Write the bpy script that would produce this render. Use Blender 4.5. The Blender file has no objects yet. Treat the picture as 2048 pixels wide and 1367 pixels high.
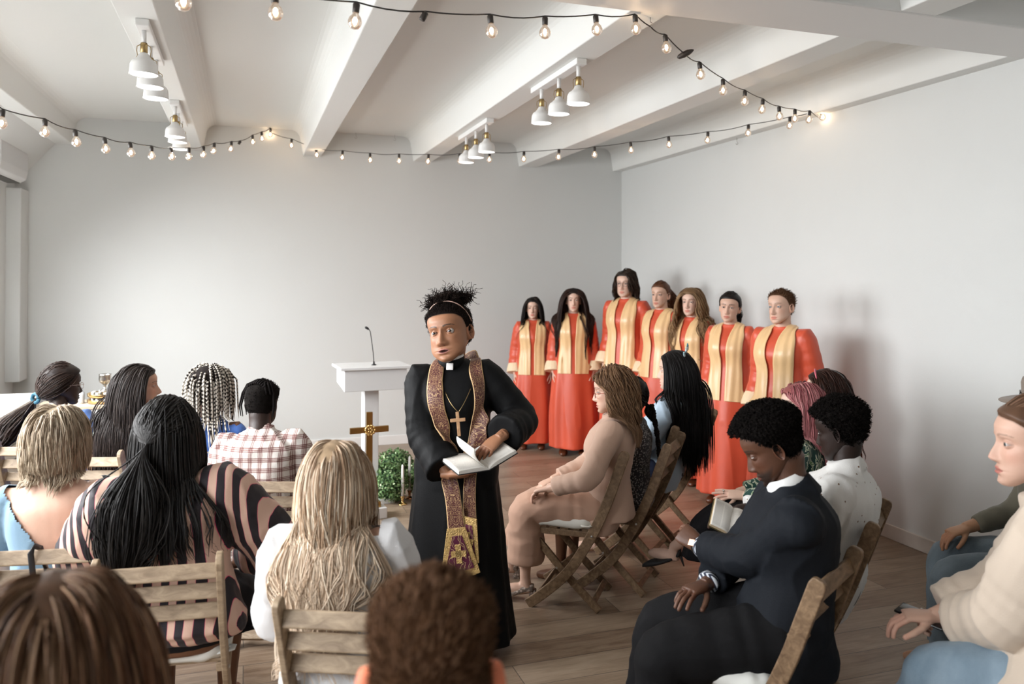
import bpy, math, random, os
import numpy as np
from mathutils import Vector, Matrix, noise
from mathutils.bvhtree import BVHTree
PI = math.pi
random.seed(7); RNG = np.random.default_rng(7)
SC = bpy.context.scene
COL = SC.collection
# ------------------------------------------------------------------ camera
FPX, CY = 1591.02, 683.5-142.26
YAW, PIT, ROL = math.radians(18.5154), math.radians(.5741), math.radians(.158)
CAMH = 1.82
def cam_axes():
    cy, sy, cp, sp, cr, sr = math.cos(YAW), math.sin(YAW), math.cos(PIT), math.sin(PIT), math.cos(ROL), math.sin(ROL)
    f = Vector((sy*cp, cy*cp, sp)); r = Vector((cy, -sy, 0)); u = r.cross(f)
    return cr*r+sr*u, -sr*r+cr*u, f
CR, CU, CF = cam_axes()
CO = Vector((0, 0, CAMH))
def ray(u, v): return CR*((u-1024)/FPX) - CU*((v-CY)/FPX) + CF
def on_z(u, v, z): d = ray(u, v); return CO + d*((z-CAMH)/d.z)
def on_x(u, v, x): d = ray(u, v); return CO + d*(x/d.x)
def at_depth(u, v, d): return CO + ray(u, v)*d
def on_line(u, v, A, B):
    d = ray(u, v); n = Vector((-(B[1]-A[1]), B[0]-A[0], 0))
    return CO + d*(n.dot(Vector((A[0], A[1], 0))-CO)/n.dot(d))
cd = bpy.data.cameras.new('camera'); cam = bpy.data.objects.new('camera', cd); COL.objects.link(cam)
cam.matrix_world = Matrix((( CR.x, CU.x, -CF.x, 0), (CR.y, CU.y, -CF.y, 0), (CR.z, CU.z, -CF.z, CAMH), (0, 0, 0, 1)))
cd.sensor_width = 36; cd.lens = FPX/2048*36; cd.shift_y = -142.26/2048; cd.clip_start = .05
cd.dof.use_dof = True; cd.dof.focus_distance = 4.0; cd.dof.aperture_fstop = 2.4
SC.camera = cam
# ------------------------------------------------------------------ materials
MATS = {}
def node(nt, kind, **kw):
    n = nt.nodes.new(kind)
    for k, v in kw.items():
        if k in n.inputs: n.inputs[k].default_value = v
        else: setattr(n, k, v)
    return n
def mat(name, col=(.8, .8, .8), rough=.5, metal=0, bump=0, bscale=40, var=0, vscale=3, spec=.5, emis=None, es=1, sheen=0, stretch=None, coat=0, aniso=0):
    if name in MATS: return MATS[name]
    m = bpy.data.materials.new(name); m.use_nodes = True; nt = m.node_tree; b = nt.nodes['Principled BSDF']
    L = nt.links.new
    b.inputs['Base Color'].default_value = (*col, 1); b.inputs['Roughness'].default_value = rough; b.inputs['Metallic'].default_value = metal
    b.inputs['Specular IOR Level'].default_value = spec
    if sheen: b.inputs['Sheen Weight'].default_value = sheen
    if coat: b.inputs['Coat Weight'].default_value = coat
    if aniso: b.inputs['Anisotropic'].default_value = aniso
    tc = node(nt, 'ShaderNodeTexCoord'); co = tc.outputs['Object']
    if stretch:
        mp = node(nt, 'ShaderNodeMapping'); mp.inputs['Scale'].default_value = stretch; L(co, mp.inputs[0]); co = mp.outputs[0]
    if var:
        n = node(nt, 'ShaderNodeTexNoise', Scale=vscale, Detail=5.); L(co, n.inputs['Vector'])
        r = node(nt, 'ShaderNodeValToRGB'); r.color_ramp.elements[0].position = .3; r.color_ramp.elements[1].position = .7
        r.color_ramp.elements[0].color = (*[c*(1-var) for c in col], 1); r.color_ramp.elements[1].color = (*[min(1, c*(1+var)) for c in col], 1)
        L(n.outputs['Fac'], r.inputs[0]); L(r.outputs[0], b.inputs['Base Color'])
    if bump:
        n = node(nt, 'ShaderNodeTexNoise', Scale=bscale, Detail=3.); L(co, n.inputs['Vector'])
        bp = node(nt, 'ShaderNodeBump', Strength=bump, Distance=.01); L(n.outputs['Fac'], bp.inputs['Height']); L(bp.outputs[0], b.inputs['Normal'])
    if emis: b.inputs['Emission Color'].default_value = (*emis, 1); b.inputs['Emission Strength'].default_value = es
    MATS[name] = m; return m
def P(m): return m.node_tree.nodes['Principled BSDF']
def attr_mat(name, rough=.5, bump=0, bscale=60, spec=.5, sheen=0, sss=0, metal=0):
    if name in MATS: return MATS[name]
    m = mat(name, rough=rough, bump=bump, bscale=bscale, spec=spec, sheen=sheen, metal=metal); nt = m.node_tree
    a = node(nt, 'ShaderNodeAttribute', attribute_name='Col'); nt.links.new(a.outputs['Color'], P(m).inputs['Base Color'])
    if sss:
        P(m).inputs['Subsurface Weight'].default_value = sss; P(m).inputs['Subsurface Radius'].default_value = (1, .35, .2); P(m).inputs['Subsurface Scale'].default_value = .01
    return m
def ramp(nt, fac, stops, interp='LINEAR'):
    r = node(nt, 'ShaderNodeValToRGB'); cr = r.color_ramp; cr.interpolation = interp
    while len(cr.elements) < len(stops): cr.elements.new(.5)
    for e, (p, c) in zip(cr.elements, stops): e.position = p; e.color = (*c, 1)
    nt.links.new(fac, r.inputs[0]); return r.outputs[0]
def mth(nt, op, a, b=None, c=None):
    n = node(nt, 'ShaderNodeMath', operation=op)
    for i, x in enumerate((a, b, c)):
        if x is None: continue
        if isinstance(x, (int, float)): n.inputs[i].default_value = x
        else: nt.links.new(x, n.inputs[i])
    return n.outputs[0]
def mixc(nt, fac, a, b, mode='MIX'):
    n = node(nt, 'ShaderNodeMixRGB', blend_type=mode)
    for i, x in enumerate((fac, a, b)):
        if isinstance(x, (int, float)): n.inputs[i].default_value = x
        elif isinstance(x, tuple): n.inputs[i].default_value = (*x, 1)
        else: nt.links.new(x, n.inputs[i])
    return n.outputs[0]
# ------------------------------------------------------------------ objects
def tag(o, label=None, cat=None, group=None, kind=None):
    if label: o['label'] = label
    if cat: o['category'] = cat
    if group: o['group'] = group
    if kind: o['kind'] = kind
    return o
def empty(name, label, cat, loc=(0, 0, 0), rz=0, group=None, sc=1):
    o = bpy.data.objects.new(name, None); COL.objects.link(o); o.location = loc; o.rotation_euler = (0, 0, rz); o.scale = (sc,)*3
    o.empty_display_size = .1
    return tag(o, label, cat, group)
def link(name, me, mats=None, parent=None):
    o = bpy.data.objects.new(name, me); COL.objects.link(o)
    if mats is not None and not me.materials:
        for m in (mats if isinstance(mats, (list, tuple)) else [mats]): me.materials.append(m)
    if parent is not None: o.parent = parent
    return o
def copy_tree(o, parent=None):
    c = o.copy(); COL.objects.link(c)
    if parent is not None: c.parent = parent
    for ch in list(o.children): copy_tree(ch, c)
    return c
def np_mesh(name, V, Q, col=None, smooth=True, mi=None):
    me = bpy.data.meshes.new(name); V = np.asarray(V, np.float32); Q = np.asarray(Q, np.int32); k = Q.shape[1]
    me.vertices.add(len(V)); me.vertices.foreach_set('co', V.ravel())
    me.loops.add(Q.size); me.loops.foreach_set('vertex_index', Q.ravel())
    me.polygons.add(len(Q)); me.polygons.foreach_set('loop_start', np.arange(0, Q.size, k, dtype=np.int32))
    me.update(calc_edges=True)
    me.polygons.foreach_set('use_smooth', np.full(len(Q), smooth))
    if mi is not None: me.polygons.foreach_set('material_index', np.asarray(mi, np.int32))
    if col is not None: set_col(me, col)
    return me
def set_col(me, col):
    a = me.color_attributes.new('Col', 'FLOAT_COLOR', 'POINT'); c = np.ones((len(me.vertices), 4), np.float32); c[:, :3] = col
    a.data.foreach_set('color', c.ravel())
def get_V(me):
    V = np.empty(len(me.vertices)*3, np.float32); me.vertices.foreach_get('co', V); return V.reshape(-1, 3)
def set_V(me, V): me.vertices.foreach_set('co', np.asarray(V, np.float32).ravel()); me.update()
def get_N(me):
    N = np.empty(len(me.vertices)*3, np.float32); me.vertices.foreach_get('normal', N); return N.reshape(-1, 3)
def bvh_of(me): return BVHTree.FromPolygons([v.co for v in me.vertices], [tuple(p.vertices) for p in me.polygons])
class MB:
    def __init__(s): s.v = []; s.f = []; s.m = []; s.cm = 0
    def add(s, vs, fs):
        n = len(s.v); s.v += [Vector(v) for v in vs]; s.f += [[i+n for i in f] for f in fs]; s.m += [s.cm]*len(fs); return s
    def box(s, c, d, rot=None, bev=0):
        c = Vector(c); hx, hy, hz = d[0]/2, d[1]/2, d[2]/2; R = rot if rot is not None else Matrix.Identity(3)
        if isinstance(R, (int, float)): R = Matrix.Rotation(R, 3, 'Z')
        if not bev:
            vs = [c+R@Vector((x*hx, y*hy, z*hz)) for z in (-1, 1) for x, y in ((-1, -1), (1, -1), (1, 1), (-1, 1))]
            return s.add(vs, [(3, 2, 1, 0), (4, 5, 6, 7), (0, 1, 5, 4), (1, 2, 6, 5), (2, 3, 7, 6), (3, 0, 4, 7)])
        b = min(bev, hx*.99, hy*.99, hz*.99); rings = []
        for z, i in ((-hz, b), (-hz+b*.3, b*.3), (-hz+b, 0), (hz-b, 0), (hz-b*.3, b*.3), (hz, b)):
            r = []
            for (x, y, a0) in ((1, 1, 0), (-1, 1, PI/2), (-1, -1, PI), (1, -1, 1.5*PI)):
                for k in range(4):
                    a = a0+k*PI/6; q = max(b-i, b*.1)
                    r.append(c+R@Vector((x*(hx-b)+q*math.cos(a), y*(hy-b)+q*math.sin(a), z)))
            rings.append(r)
        return s.rings(rings)
    def rings(s, rings, cap=True, close=True):
        n = len(rings[0]); base = len(s.v); vs = [v for r in rings for v in r]; fs = []
        for i in range(len(rings)-1):
            for j in range(n if close else n-1):
                k = (j+1) % n; fs.append((i*n+j, i*n+k, (i+1)*n+k, (i+1)*n+j))
        if cap and close:
            fs.append(list(range(n))[::-1]); fs.append([(len(rings)-1)*n+j for j in range(n)])
        return s.add(vs, fs)
    def tube(s, pts, r, n=10, flat=1, ref=None, cap=True):
        pts = [Vector(p) for p in pts]; K = len(pts); rs = [r]*K if isinstance(r, (int, float)) else list(r); rings = []; prev = None
        for i, p in enumerate(pts):
            t = (pts[min(i+1, K-1)]-pts[max(i-1, 0)]).normalized()
            if prev is None: a = Vector(ref) if ref else (Vector((0, 0, 1)) if abs(t.z) < .9 else Vector((0, 1, 0)))
            else: a = prev
            a = (a-t*a.dot(t)); a = a.normalized() if a.length > 1e-6 else t.orthogonal().normalized(); prev = a; b = t.cross(a)
            rings.append([p+(a*math.cos(2*PI*k/n)*flat+b*math.sin(2*PI*k/n))*rs[i] for k in range(n)])
        return s.rings(rings, cap)
    def loft(s, secs, n=24, sub=3, mod=None, cap=True):
        # secs: (centre, right, fwd, a, b_front, b_back)
        S = [np.array([*c, *r, *f, a, bf, bb], float) for c, r, f, a, bf, bb in secs]; out = []
        for i in range(len(S)-1):
            p0, p1, p2, p3 = S[max(i-1, 0)], S[i], S[i+1], S[min(i+2, len(S)-1)]
            for k in range(sub):
                t = k/sub; out.append(.5*((2*p1)+(-p0+p2)*t+(2*p0-5*p1+4*p2-p3)*t*t+(-p0+3*p1-3*p2+p3)*t**3))
        out.append(S[-1]); rings = []
        for j, q in enumerate(out):
            c, r, f = Vector(q[:3]), Vector(q[3:6]), Vector(q[6:9]); a, bf, bb = q[9:12]; ring = []
            for k in range(n):
                w = 2*PI*k/n; cs, sn = math.cos(w), math.sin(w); cs = math.copysign(abs(cs)**.85, cs); sn2 = math.copysign(abs(sn)**.9, sn)
                m = mod(j/(len(out)-1), w) if mod else 1
                ring.append(c+r*(a*cs*m)+f*((bf if sn > 0 else bb)*sn2*m))
            rings.append(ring)
        return s.rings(rings, cap)
    def ball(s, c, r, rot=None, n=14, m=10):
        c = Vector(c); r = (r,)*3 if isinstance(r, (int, float)) else r; R = rot if rot is not None else Matrix.Identity(3); rings = []
        for i in range(m+1):
            t = PI*(i+.02)/(m+.04); rings.append([c+R@Vector((r[0]*math.sin(t)*math.cos(2*PI*k/n), r[1]*math.sin(t)*math.sin(2*PI*k/n), -r[2]*math.cos(t))) for k in range(n)])
        return s.rings(rings)
    def lathe(s, prof, c=(0, 0, 0), n=24, rot=None, cap=True):
        c = Vector(c); R = rot if rot is not None else Matrix.Identity(3)
        return s.rings([[c+R@Vector((r*math.cos(2*PI*k/n), r*math.sin(2*PI*k/n), z)) for k in range(n)] for r, z in prof], cap)
    def prism(s, poly, d, M=None):
        # poly in xy extruded along z by d
        M = M if M is not None else Matrix.Identity(4); n = len(poly)
        return s.rings([[M@Vector((x, y, 0)) for x, y in poly], [M@Vector((x, y, d)) for x, y in poly]])
    def mesh(s, name='m', smooth=True):
        me = bpy.data.meshes.new(name); me.from_pydata([tuple(v) for v in s.v], [], s.f); me.update()
        me.polygons.foreach_set('use_smooth', np.full(len(s.f), smooth)); me.polygons.foreach_set('material_index', np.array(s.m, np.int32))
        return me
    def build(s, name, mats, parent=None, smooth=False, bev=0, seg=2):
        o = link(name, s.mesh(name, smooth), mats, parent)
        if bev:
            b = o.modifiers.new('b', 'BEVEL'); b.width = bev; b.segments = seg; b.limit_method = 'ANGLE'; b.harden_normals = False
        return o
    def xf(s, M, i0=0):
        for i in range(i0, len(s.v)): s.v[i] = M@s.v[i]
        return s
def fuse(mb, voxel=.008, smooth=4, name='fused'):
    me = mb.mesh('tmp') if isinstance(mb, MB) else mb
    o = bpy.data.objects.new('tmp', me); COL.objects.link(o)
    r = o.modifiers.new('r', 'REMESH'); r.mode = 'VOXEL'; r.voxel_size = voxel; r.use_smooth_shade = True
    if smooth: q = o.modifiers.new('s', 'SMOOTH'); q.factor = .5; q.iterations = smooth
    dg = bpy.context.evaluated_depsgraph_get(); out = bpy.data.meshes.new_from_object(o.evaluated_get(dg)); out.name = name
    bpy.data.objects.remove(o); bpy.data.meshes.remove(me); out.materials.clear()
    return out
def wnoise(V, f, seed=0, stretch=(1, 1, 1)):
    """cheap smooth pseudo noise from warped sines, about -1..1"""
    r = np.random.default_rng(seed); p = V*np.array(stretch)*f; out = np.zeros(len(V))
    for o in range(2):
        k = 2.**o
        for i in range(4):
            d = r.normal(size=3); d /= np.linalg.norm(d); d2 = r.normal(size=3)
            out += np.sin((p@d)*6.28*k+1.4*np.sin((p@d2)*2.2*k+r.uniform(0, 6))+r.uniform(0, 6))/(4*k)
    return out
def wrinkle(me, amp=.004, f=5, seed=0, stretch=(1, 1, .5), ridge=True, mask=None):
    V = get_V(me); N = get_N(me); w = wnoise(V, f, seed, stretch)
    if ridge: w = 1-2*np.abs(w)**.7
    if mask is not None: w = w*mask(V)
    set_V(me, V+N*(w*amp)[:, None])
def append_mesh(me, V, F, col=None):
    """join extra geometry (V, F lists) to mesh, returns new mesh with Col"""
    pass
def smooth_obj(o): o.data.polygons.foreach_set('use_smooth', np.ones(len(o.data.polygons), bool)); return o
def PEOPLE(k): return True
# ------------------------------------------------------------------ setting
XL, XR, YB, YF, ZC, ZB = -2.1, 4.32, 8.72, -3.2, 3.39, 3.12
WHITE = mat('wall_paint', (.645, .658, .648), .62, bump=.06, bscale=90, var=.012, vscale=1.5, spec=.3)
CEILM = mat('ceiling_paint', (.765, .775, .755), .7, bump=.05, bscale=60, spec=.2)
TRIMW = mat('white_trim', (.74, .735, .72), .5, bump=.03, bscale=50, spec=.35)
BASEM = mat('baseboard_paint', (.62, .58, .53), .5, bump=.05, bscale=30, var=.06, vscale=9)
def floor_mat():
    m = mat('wood_tile', rough=.33, spec=.5); nt = m.node_tree; L = nt.links.new; b = P(m)
    tc = node(nt, 'ShaderNodeTexCoord'); co = tc.outputs['Object']
    br = node(nt, 'ShaderNodeTexBrick', Scale=1., **{'Mortar Size': .0022, 'Mortar Smooth': .1, 'Brick Width': 1.2, 'Row Height': .198, 'Color1': (0, 0, 0, 1), 'Color2': (1, 1, 1, 1), 'Mortar': (.5, .5, .5, 1)})
    br.offset = .37; br.offset_frequency = 2; L(co, br.inputs['Vector'])
    mp = node(nt, 'ShaderNodeMapping'); mp.inputs['Scale'].default_value = (1.1, 9, 1); L(co, mp.inputs[0])
    # shift grain per plank
    add = node(nt, 'ShaderNodeVectorMath', operation='MULTIPLY_ADD'); L(br.outputs['Color'], add.inputs[0]); add.inputs[1].default_value = (7, 5, 3); L(mp.outputs[0], add.inputs[2])
    n1 = node(nt, 'ShaderNodeTexNoise', Scale=2.2, Detail=8., Roughness=.62, Distortion=1.3); L(add.outputs[0], n1.inputs['Vector'])
    n2 = node(nt, 'ShaderNodeTexNoise', Scale=9., Detail=4., Distortion=.6); L(add.outputs[0], n2.inputs['Vector'])
    f = mth(nt, 'MULTIPLY_ADD', n2.outputs['Fac'], .3, mth(nt, 'MULTIPLY', n1.outputs['Fac'], .75))
    c = ramp(nt, f, [(.34, (.088, .054, .033)), (.46, (.18, .122, .080)), (.56, (.275, .20, .138)), (.68, (.36, .28, .205))])
    c = mixc(nt, .5, c, ramp(nt, br.outputs['Color'], [(0, (.165, .11, .072)), (.5, (.27, .20, .142)), (1, (.34, .268, .197))]))
    c = mixc(nt, br.outputs['Fac'], c, (.09, .07, .055))
    L(c, b.inputs['Base Color'])
    bp = node(nt, 'ShaderNodeBump', Strength=.25, Distance=.004); L(mth(nt, 'SUBTRACT', mth(nt, 'MULTIPLY', f, .4), br.outputs['Fac']), bp.inputs['Height']); L(bp.outputs[0], b.inputs['Normal'])
    L(mth(nt, 'MULTIPLY_ADD', n1.outputs['Fac'], .25, .24), b.inputs['Roughness'])
    return m
def struct(name, mb, m, **k): return tag(mb.build(name, m, **k), kind='structure')
struct('floor', MB().box(((XL+XR)/2, (YB+YF)/2, -.05), (XR-XL+.4, YB-YF+.4, .1)), floor_mat())
struct('ceiling', MB().box(((XL+XR)/2, (YB+YF)/2, ZC+.06), (XR-XL+.4, YB-YF+.4, .12)), CEILM)
struct('wall_back', MB().box(((XL+XR)/2, YB+.06, 1.7), (XR-XL+.4, .12, 3.6)), WHITE)
struct('wall_right', MB().box((XR+.06, (YB+YF)/2, 1.7), (.12, YB-YF, 3.6)), WHITE)
struct('wall_front', MB().box(((XL+XR)/2, YF-.06, 1.7), (XR-XL+.4, .12, 3.6)), WHITE)
# left wall with three tall window openings
wins = [(7.55, 5.35), (4.95, 2.75), (2.35, .15), (-.25, -2.45)]
wl = MB(); zs, zt = .86, 2.60
wl.box((XL-.1, (YB+YF)/2, zs/2), (.2, YB-YF, zs)); wl.box((XL-.1, (YB+YF)/2, (zt+3.5)/2), (.2, YB-YF, 3.5-zt))
ys = [YB]+[y for w in wins for y in w]+[YF]
for i in range(0, len(ys), 2): wl.box((XL-.1, (ys[i]+ys[i+1])/2, (zs+zt)/2), (.2, ys[i]-ys[i+1], zt-zs))
struct('wall_left', wl, WHITE)
GLASS = bpy.data.materials.new('window_glass'); GLASS.use_nodes = True
nt = GLASS.node_tree; nt.nodes.clear(); o_ = node(nt, 'ShaderNodeOutputMaterial'); tr = node(nt, 'ShaderNodeBsdfTransparent'); gl = node(nt, 'ShaderNodeBsdfGlossy', Roughness=.02); mx = node(nt, 'ShaderNodeMixShader', Fac=.06)
nt.links.new(tr.outputs[0], mx.inputs[1]); nt.links.new(gl.outputs[0], mx.inputs[2]); nt.links.new(mx.outputs[0], o_.inputs[0])
for i, (y1, y0) in enumerate(wins):
    w = MB(); ym = (y0+y1)/2; X = XL-.12
    for y in (y0+.03, ym, y1-.03): w.box((X, y, (zs+zt)/2), (.06, .06, zt-zs))
    for z in (zs+.03, zt-.03): w.box((X, ym, z), (.06, y1-y0, .06))
    o = struct('window_%d' % (i+1), w, TRIMW)
    MB().box((X, ym, (zs+zt)/2), (.008, y1-y0-.08, zt-zs-.08)).build('pane', GLASS, o)
# coffer beams: trapezoid section with coved tops, running front to back
def beam(name, x0, x1, flare0, flare1, y0=YF, y1=YB):
    prof = [(x0, ZB)]
    n = 6
    if flare0: prof += [(x0-.03-(flare0-.03)*(1-math.cos(k*PI/2/n)), ZC-.10+.10*math.sin(k*PI/2/n)) for k in range(n+1)]
    else: prof += [(x0, ZC)]
    prof.append((x0-flare0, ZC+.02)); prof.append((x1+flare1, ZC+.02))
    if flare1: prof += [(x1+.03+(flare1-.03)*(1-math.cos(k*PI/2/n)), ZC-.10+.10*math.sin(k*PI/2/n)) for k in range(n, -1, -1)]
    else: prof += [(x1, ZC)]
    prof.append((x1, ZB))
    M = Matrix(((1, 0, 0, 0), (0, 0, -1, y1), (0, 1, 0, 0), (0, 0, 0, 1)))
    b = MB().prism(prof, y1-y0, M); o = b.build(name, CEILM, bev=.006); return tag(o, kind='structure')
for i, (a, b, f0, f1) in enumerate([(-1.77, -1.61, .13, .13), (-.61, -.42, .13, .13), (.57, .76, .13, .13), (1.76, 1.96, .13, .13), (3.0, 3.22, .13, .13), (4.2, 4.33, .13, 0)]):
    beam('trim_%d' % (i+1), a, b, f0, f1)
# cross beam near the camera
cb = MB().box(((XL+XR)/2, 3.25, 3.25), (XR-XL, .42, .27)); tag(cb.build('trim_7', TRIMW, bev=.01), kind='structure')
# sloped bulkhead above the windows on the left
M = Matrix(((1, 0, 0, 0), (0, 0, -1, YB), (0, 1, 0, 0), (0, 0, 0, 1)))
tag(MB().prism([(XL, 2.74), (XL+.02, 2.74), (-1.76, 3.12), (-1.76, 3.4), (XL, 3.4)], YB-YF, M).build('trim_8', WHITE), kind='structure')
# pilaster in the left back corner
tag(MB().box((XL+.05, YB-.14, 1.75), (.14, .28, 1.8)).build('trim_9', WHITE, bev=.006), kind='structure')
def baseb(name, p, d): tag(MB().box(p, d).build(name, BASEM, bev=.004), kind='structure')
baseb('baseboard_back', ((XL+XR)/2, YB-.008, .05), (XR-XL, .016, .10)); baseb('baseboard_right', (XR-.009, (YB+YF)/2, .05), (.018, YB-YF, .10))
bpy.data.objects['baseboard_back'].data.materials[0] = TRIMW
# long bench cabinet with slatted front under the windows
SLAT = mat('bench_slat_paint', (.60, .565, .50), .5, bump=.08, bscale=25, var=.05, vscale=6, stretch=(1, .2, 1))
bt = empty('radiator_cabinet', 'long white slatted cabinet with flat top running under the windows', 'cabinet', (XL+.025, 3.3, 0))
MB().box((.235, -.35, .842), (.50, 9.2, .036)).build('top', mat('bench_top', (.72, .70, .66), .4, bump=.03, bscale=20), bt, bev=.004)
for k in range(7):
    MB().box((.45, -.35, .765-k*.118), (.022, 9.1, .098)).build('slat', SLAT, bt, bev=.003)
for k in range(10): MB().box((.41, -4.8+k*.98, .41), (.05, .05, .82)).build('upright', SLAT, bt)
# ------------------------------------------------------------------ lamps on the beams
SHADE = mat('lamp_shade_white', (.78, .78, .77), .4, spec=.4)
BRASS = mat('antique_brass', (.42, .30, .14), .35, metal=1)
LAMPON = mat('lamp_diffuser_glow', (1, 1, 1), .5, emis=(1, .97, .92), es=2.6)
def spot_track(x, y0, y1, lamps, label):
    yc = (y0+y1)/2; t = empty('ceiling_spot_track', label, 'ceiling light', (x, yc, ZB), 0, 'white three-lamp tracks under the ceiling beams')
    MB().box((0, 0, -.018), (.065, y1-y0, .036)).build('track_bar', SHADE, t, bev=.004)
    for y in lamps:
        y -= yc
        st = MB().tube([(0, y, -.036), (0, y, -.10)], .012, 10).build('stem', SHADE, t, smooth=True)
        MB().lathe([(.016, -.10), (.018, -.112), (.018, -.148), (.013, -.152)], (0, y, 0), 14).build('brass_joint', BRASS, st, smooth=True)
        w = MB()
        for s in (-1, 1): w.tube([(s*.012, y, -.105), (s*.032, y, -.118), (s*.034, y, -.14), (s*.030, y, -.165), (s*.036, y, -.175)], .002, 6)
        w.build('wire_bracket', BRASS, st, smooth=True)
        MB().lathe([(.012, -.148), (.026, -.16), (.032, -.172), (.040, -.182), (.058, -.195), (.066, -.212), (.069, -.255), (.072, -.262), (.066, -.262), (.062, -.215), (.03, -.19)], (0, y, 0), 28, cap=False).build('lamp_shade', SHADE, t, smooth=True)
        MB().lathe([(.001, -.2605), (.0665, -.2605), (.0665, -.252), (.001, -.252)], (0, y, 0), 28).build('diffuser', LAMPON, t)
        l = bpy.data.lights.new('spot', 'SPOT'); l.energy = 6; l.spot_size = 2.2; l.spot_blend = .8; l.color = (1, .93, .84); l.shadow_soft_size = .06
        lo = bpy.data.objects.new('lamp_light', l); COL.objects.link(lo); lo.parent = t; lo.location = (0, y, -.275)
spot_track(-.5, 4.36, 5.16, [4.45, 4.74, 5.03], 'white track of three lamps at upper left, nearer the camera')
spot_track(-.5, 6.28, 7.2, [6.05+.3, 6.6, 6.95], 'white track of three lamps at upper left, farther, near the back wall')
spot_track(1.87, 4.3, 5.1, [4.35, 4.66, 4.97], 'white track of three lamps on the beam right of centre, nearer and larger')
spot_track(1.87, 6.15, 7.05, [6.25, 6.57, 6.88], 'white track of three lamps right of centre, farther, small, near the back wall')
# air conditioner
ACM = mat('ac_plastic', (.60, .60, .60), .35)
ac = empty('air_conditioner', 'white wall air conditioner unit high on the left wall at the photo edge', 'air conditioner', (XL, 7.9, 2.68))
pr = [(0, 0), (.14, 0), (.19, .03), (.205, .10), (.20, .27), (.17, .29), (0, .29)]
M = Matrix(((1, 0, 0, 0), (0, 0, -1, .42), (0, 1, 0, 0), (0, 0, 0, 1)))
MB().prism(pr, .84, M).build('body', ACM, ac, bev=.01, seg=3)
v_ = MB().box((.10, 0, -.002), (.10, .74, .01)); v_.build('air_vent', mat('dark_vent', (.06, .055, .05), .5), ac)
MB().box((.155, 0, .012), (.008, .74, .03), Matrix.Rotation(.7, 3, 'Y')).build('louver', ACM, ac)
# hooks
HK = mat('hook_metal', (.45, .43, .40), .35, metal=1)
def hook(p, label, up=.05):
    pts = [(0, 0, up), (0, 0, .012)]+[(.012*math.sin(a), 0, .012*math.cos(a)-.0) for a in np.linspace(0, 4.6, 10)]
    o = MB().tube(pts, .0022, 6).build('ceiling_hook', HK, smooth=True); o.location = p
    tag(o, label, 'hook')
hook((1.12, 8.66, 3.34), 'small metal hook on the back wall top, third bay, left of two', .05)
hook((1.54, 8.66, 3.34), 'small metal hook on the back wall top, third bay, right of two', .05)
hook((4.27, 6.26, 3.07), 'small metal hook under the beam on the right wall, holding nothing', .05)
hook((.23, 8.66, 3.35), 'metal hook at the back wall holding the peak of the light string', .05)
hook((1.9, 3.52, 3.085), 'metal hook under the right beam near the cross beam, holding light string', .035)
hook((4.28, 5.15, 3.09), 'metal hook high on the right wall holding both light strings', .03)
# ------------------------------------------------------------------ string lights
CABLE = mat('black_cable', (.02, .018, .016), .5)
SOCK = mat('dark_socket', (.035, .028, .024), .45)
BULBG = bpy.data.materials.new('bulb_glass'); BULBG.use_nodes = True
nt = BULBG.node_tree; nt.nodes.clear(); o_ = node(nt, 'ShaderNodeOutputMaterial'); tr = node(nt, 'ShaderNodeBsdfTransparent', Color=(1, .93, .87, 1)); gl = node(nt, 'ShaderNodeBsdfGlossy', Roughness=.05)
em = node(nt, 'ShaderNodeEmission', Color=(1, .72, .5, 1), Strength=.75); lw = node(nt, 'ShaderNodeLayerWeight', Blend=.35)
mx = node(nt, 'ShaderNodeMixShader'); nt.links.new(lw.outputs['Fresnel'], mx.inputs[0]); nt.links.new(tr.outputs[0], mx.inputs[1]); nt.links.new(gl.outputs[0], mx.inputs[2])
mx2 = node(nt, 'ShaderNodeMixShader', Fac=.4); nt.links.new(mx.outputs[0], mx2.inputs[1]); nt.links.new(em.outputs[0], mx2.inputs[2]); nt.links.new(mx2.outputs[0], o_.inputs[0])
BULBE = mat('bulb_filament', (1, .8, .6), .5, emis=(1, .74, .48), es=120)
_sock = MB().lathe([(.010, 0), (.013, -.004), (.0125, -.034), (.0105, -.036)], n=12).mesh('socket')
_gl = MB().lathe([(.0105, -.034), (.012, -.042), (.021, -.052), (.0255, -.066), (.024, -.080), (.015, -.092), (.003, -.096)], n=16).mesh('bulb')
_fi = MB().lathe([(.003, -.052), (.0075, -.058), (.0085, -.068), (.004, -.078), (.001, -.079)], n=8).mesh('filament')
for me_, m_ in ((_sock, SOCK), (_gl, BULBG), (_fi, BULBE)): me_.materials.append(m_)
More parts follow.
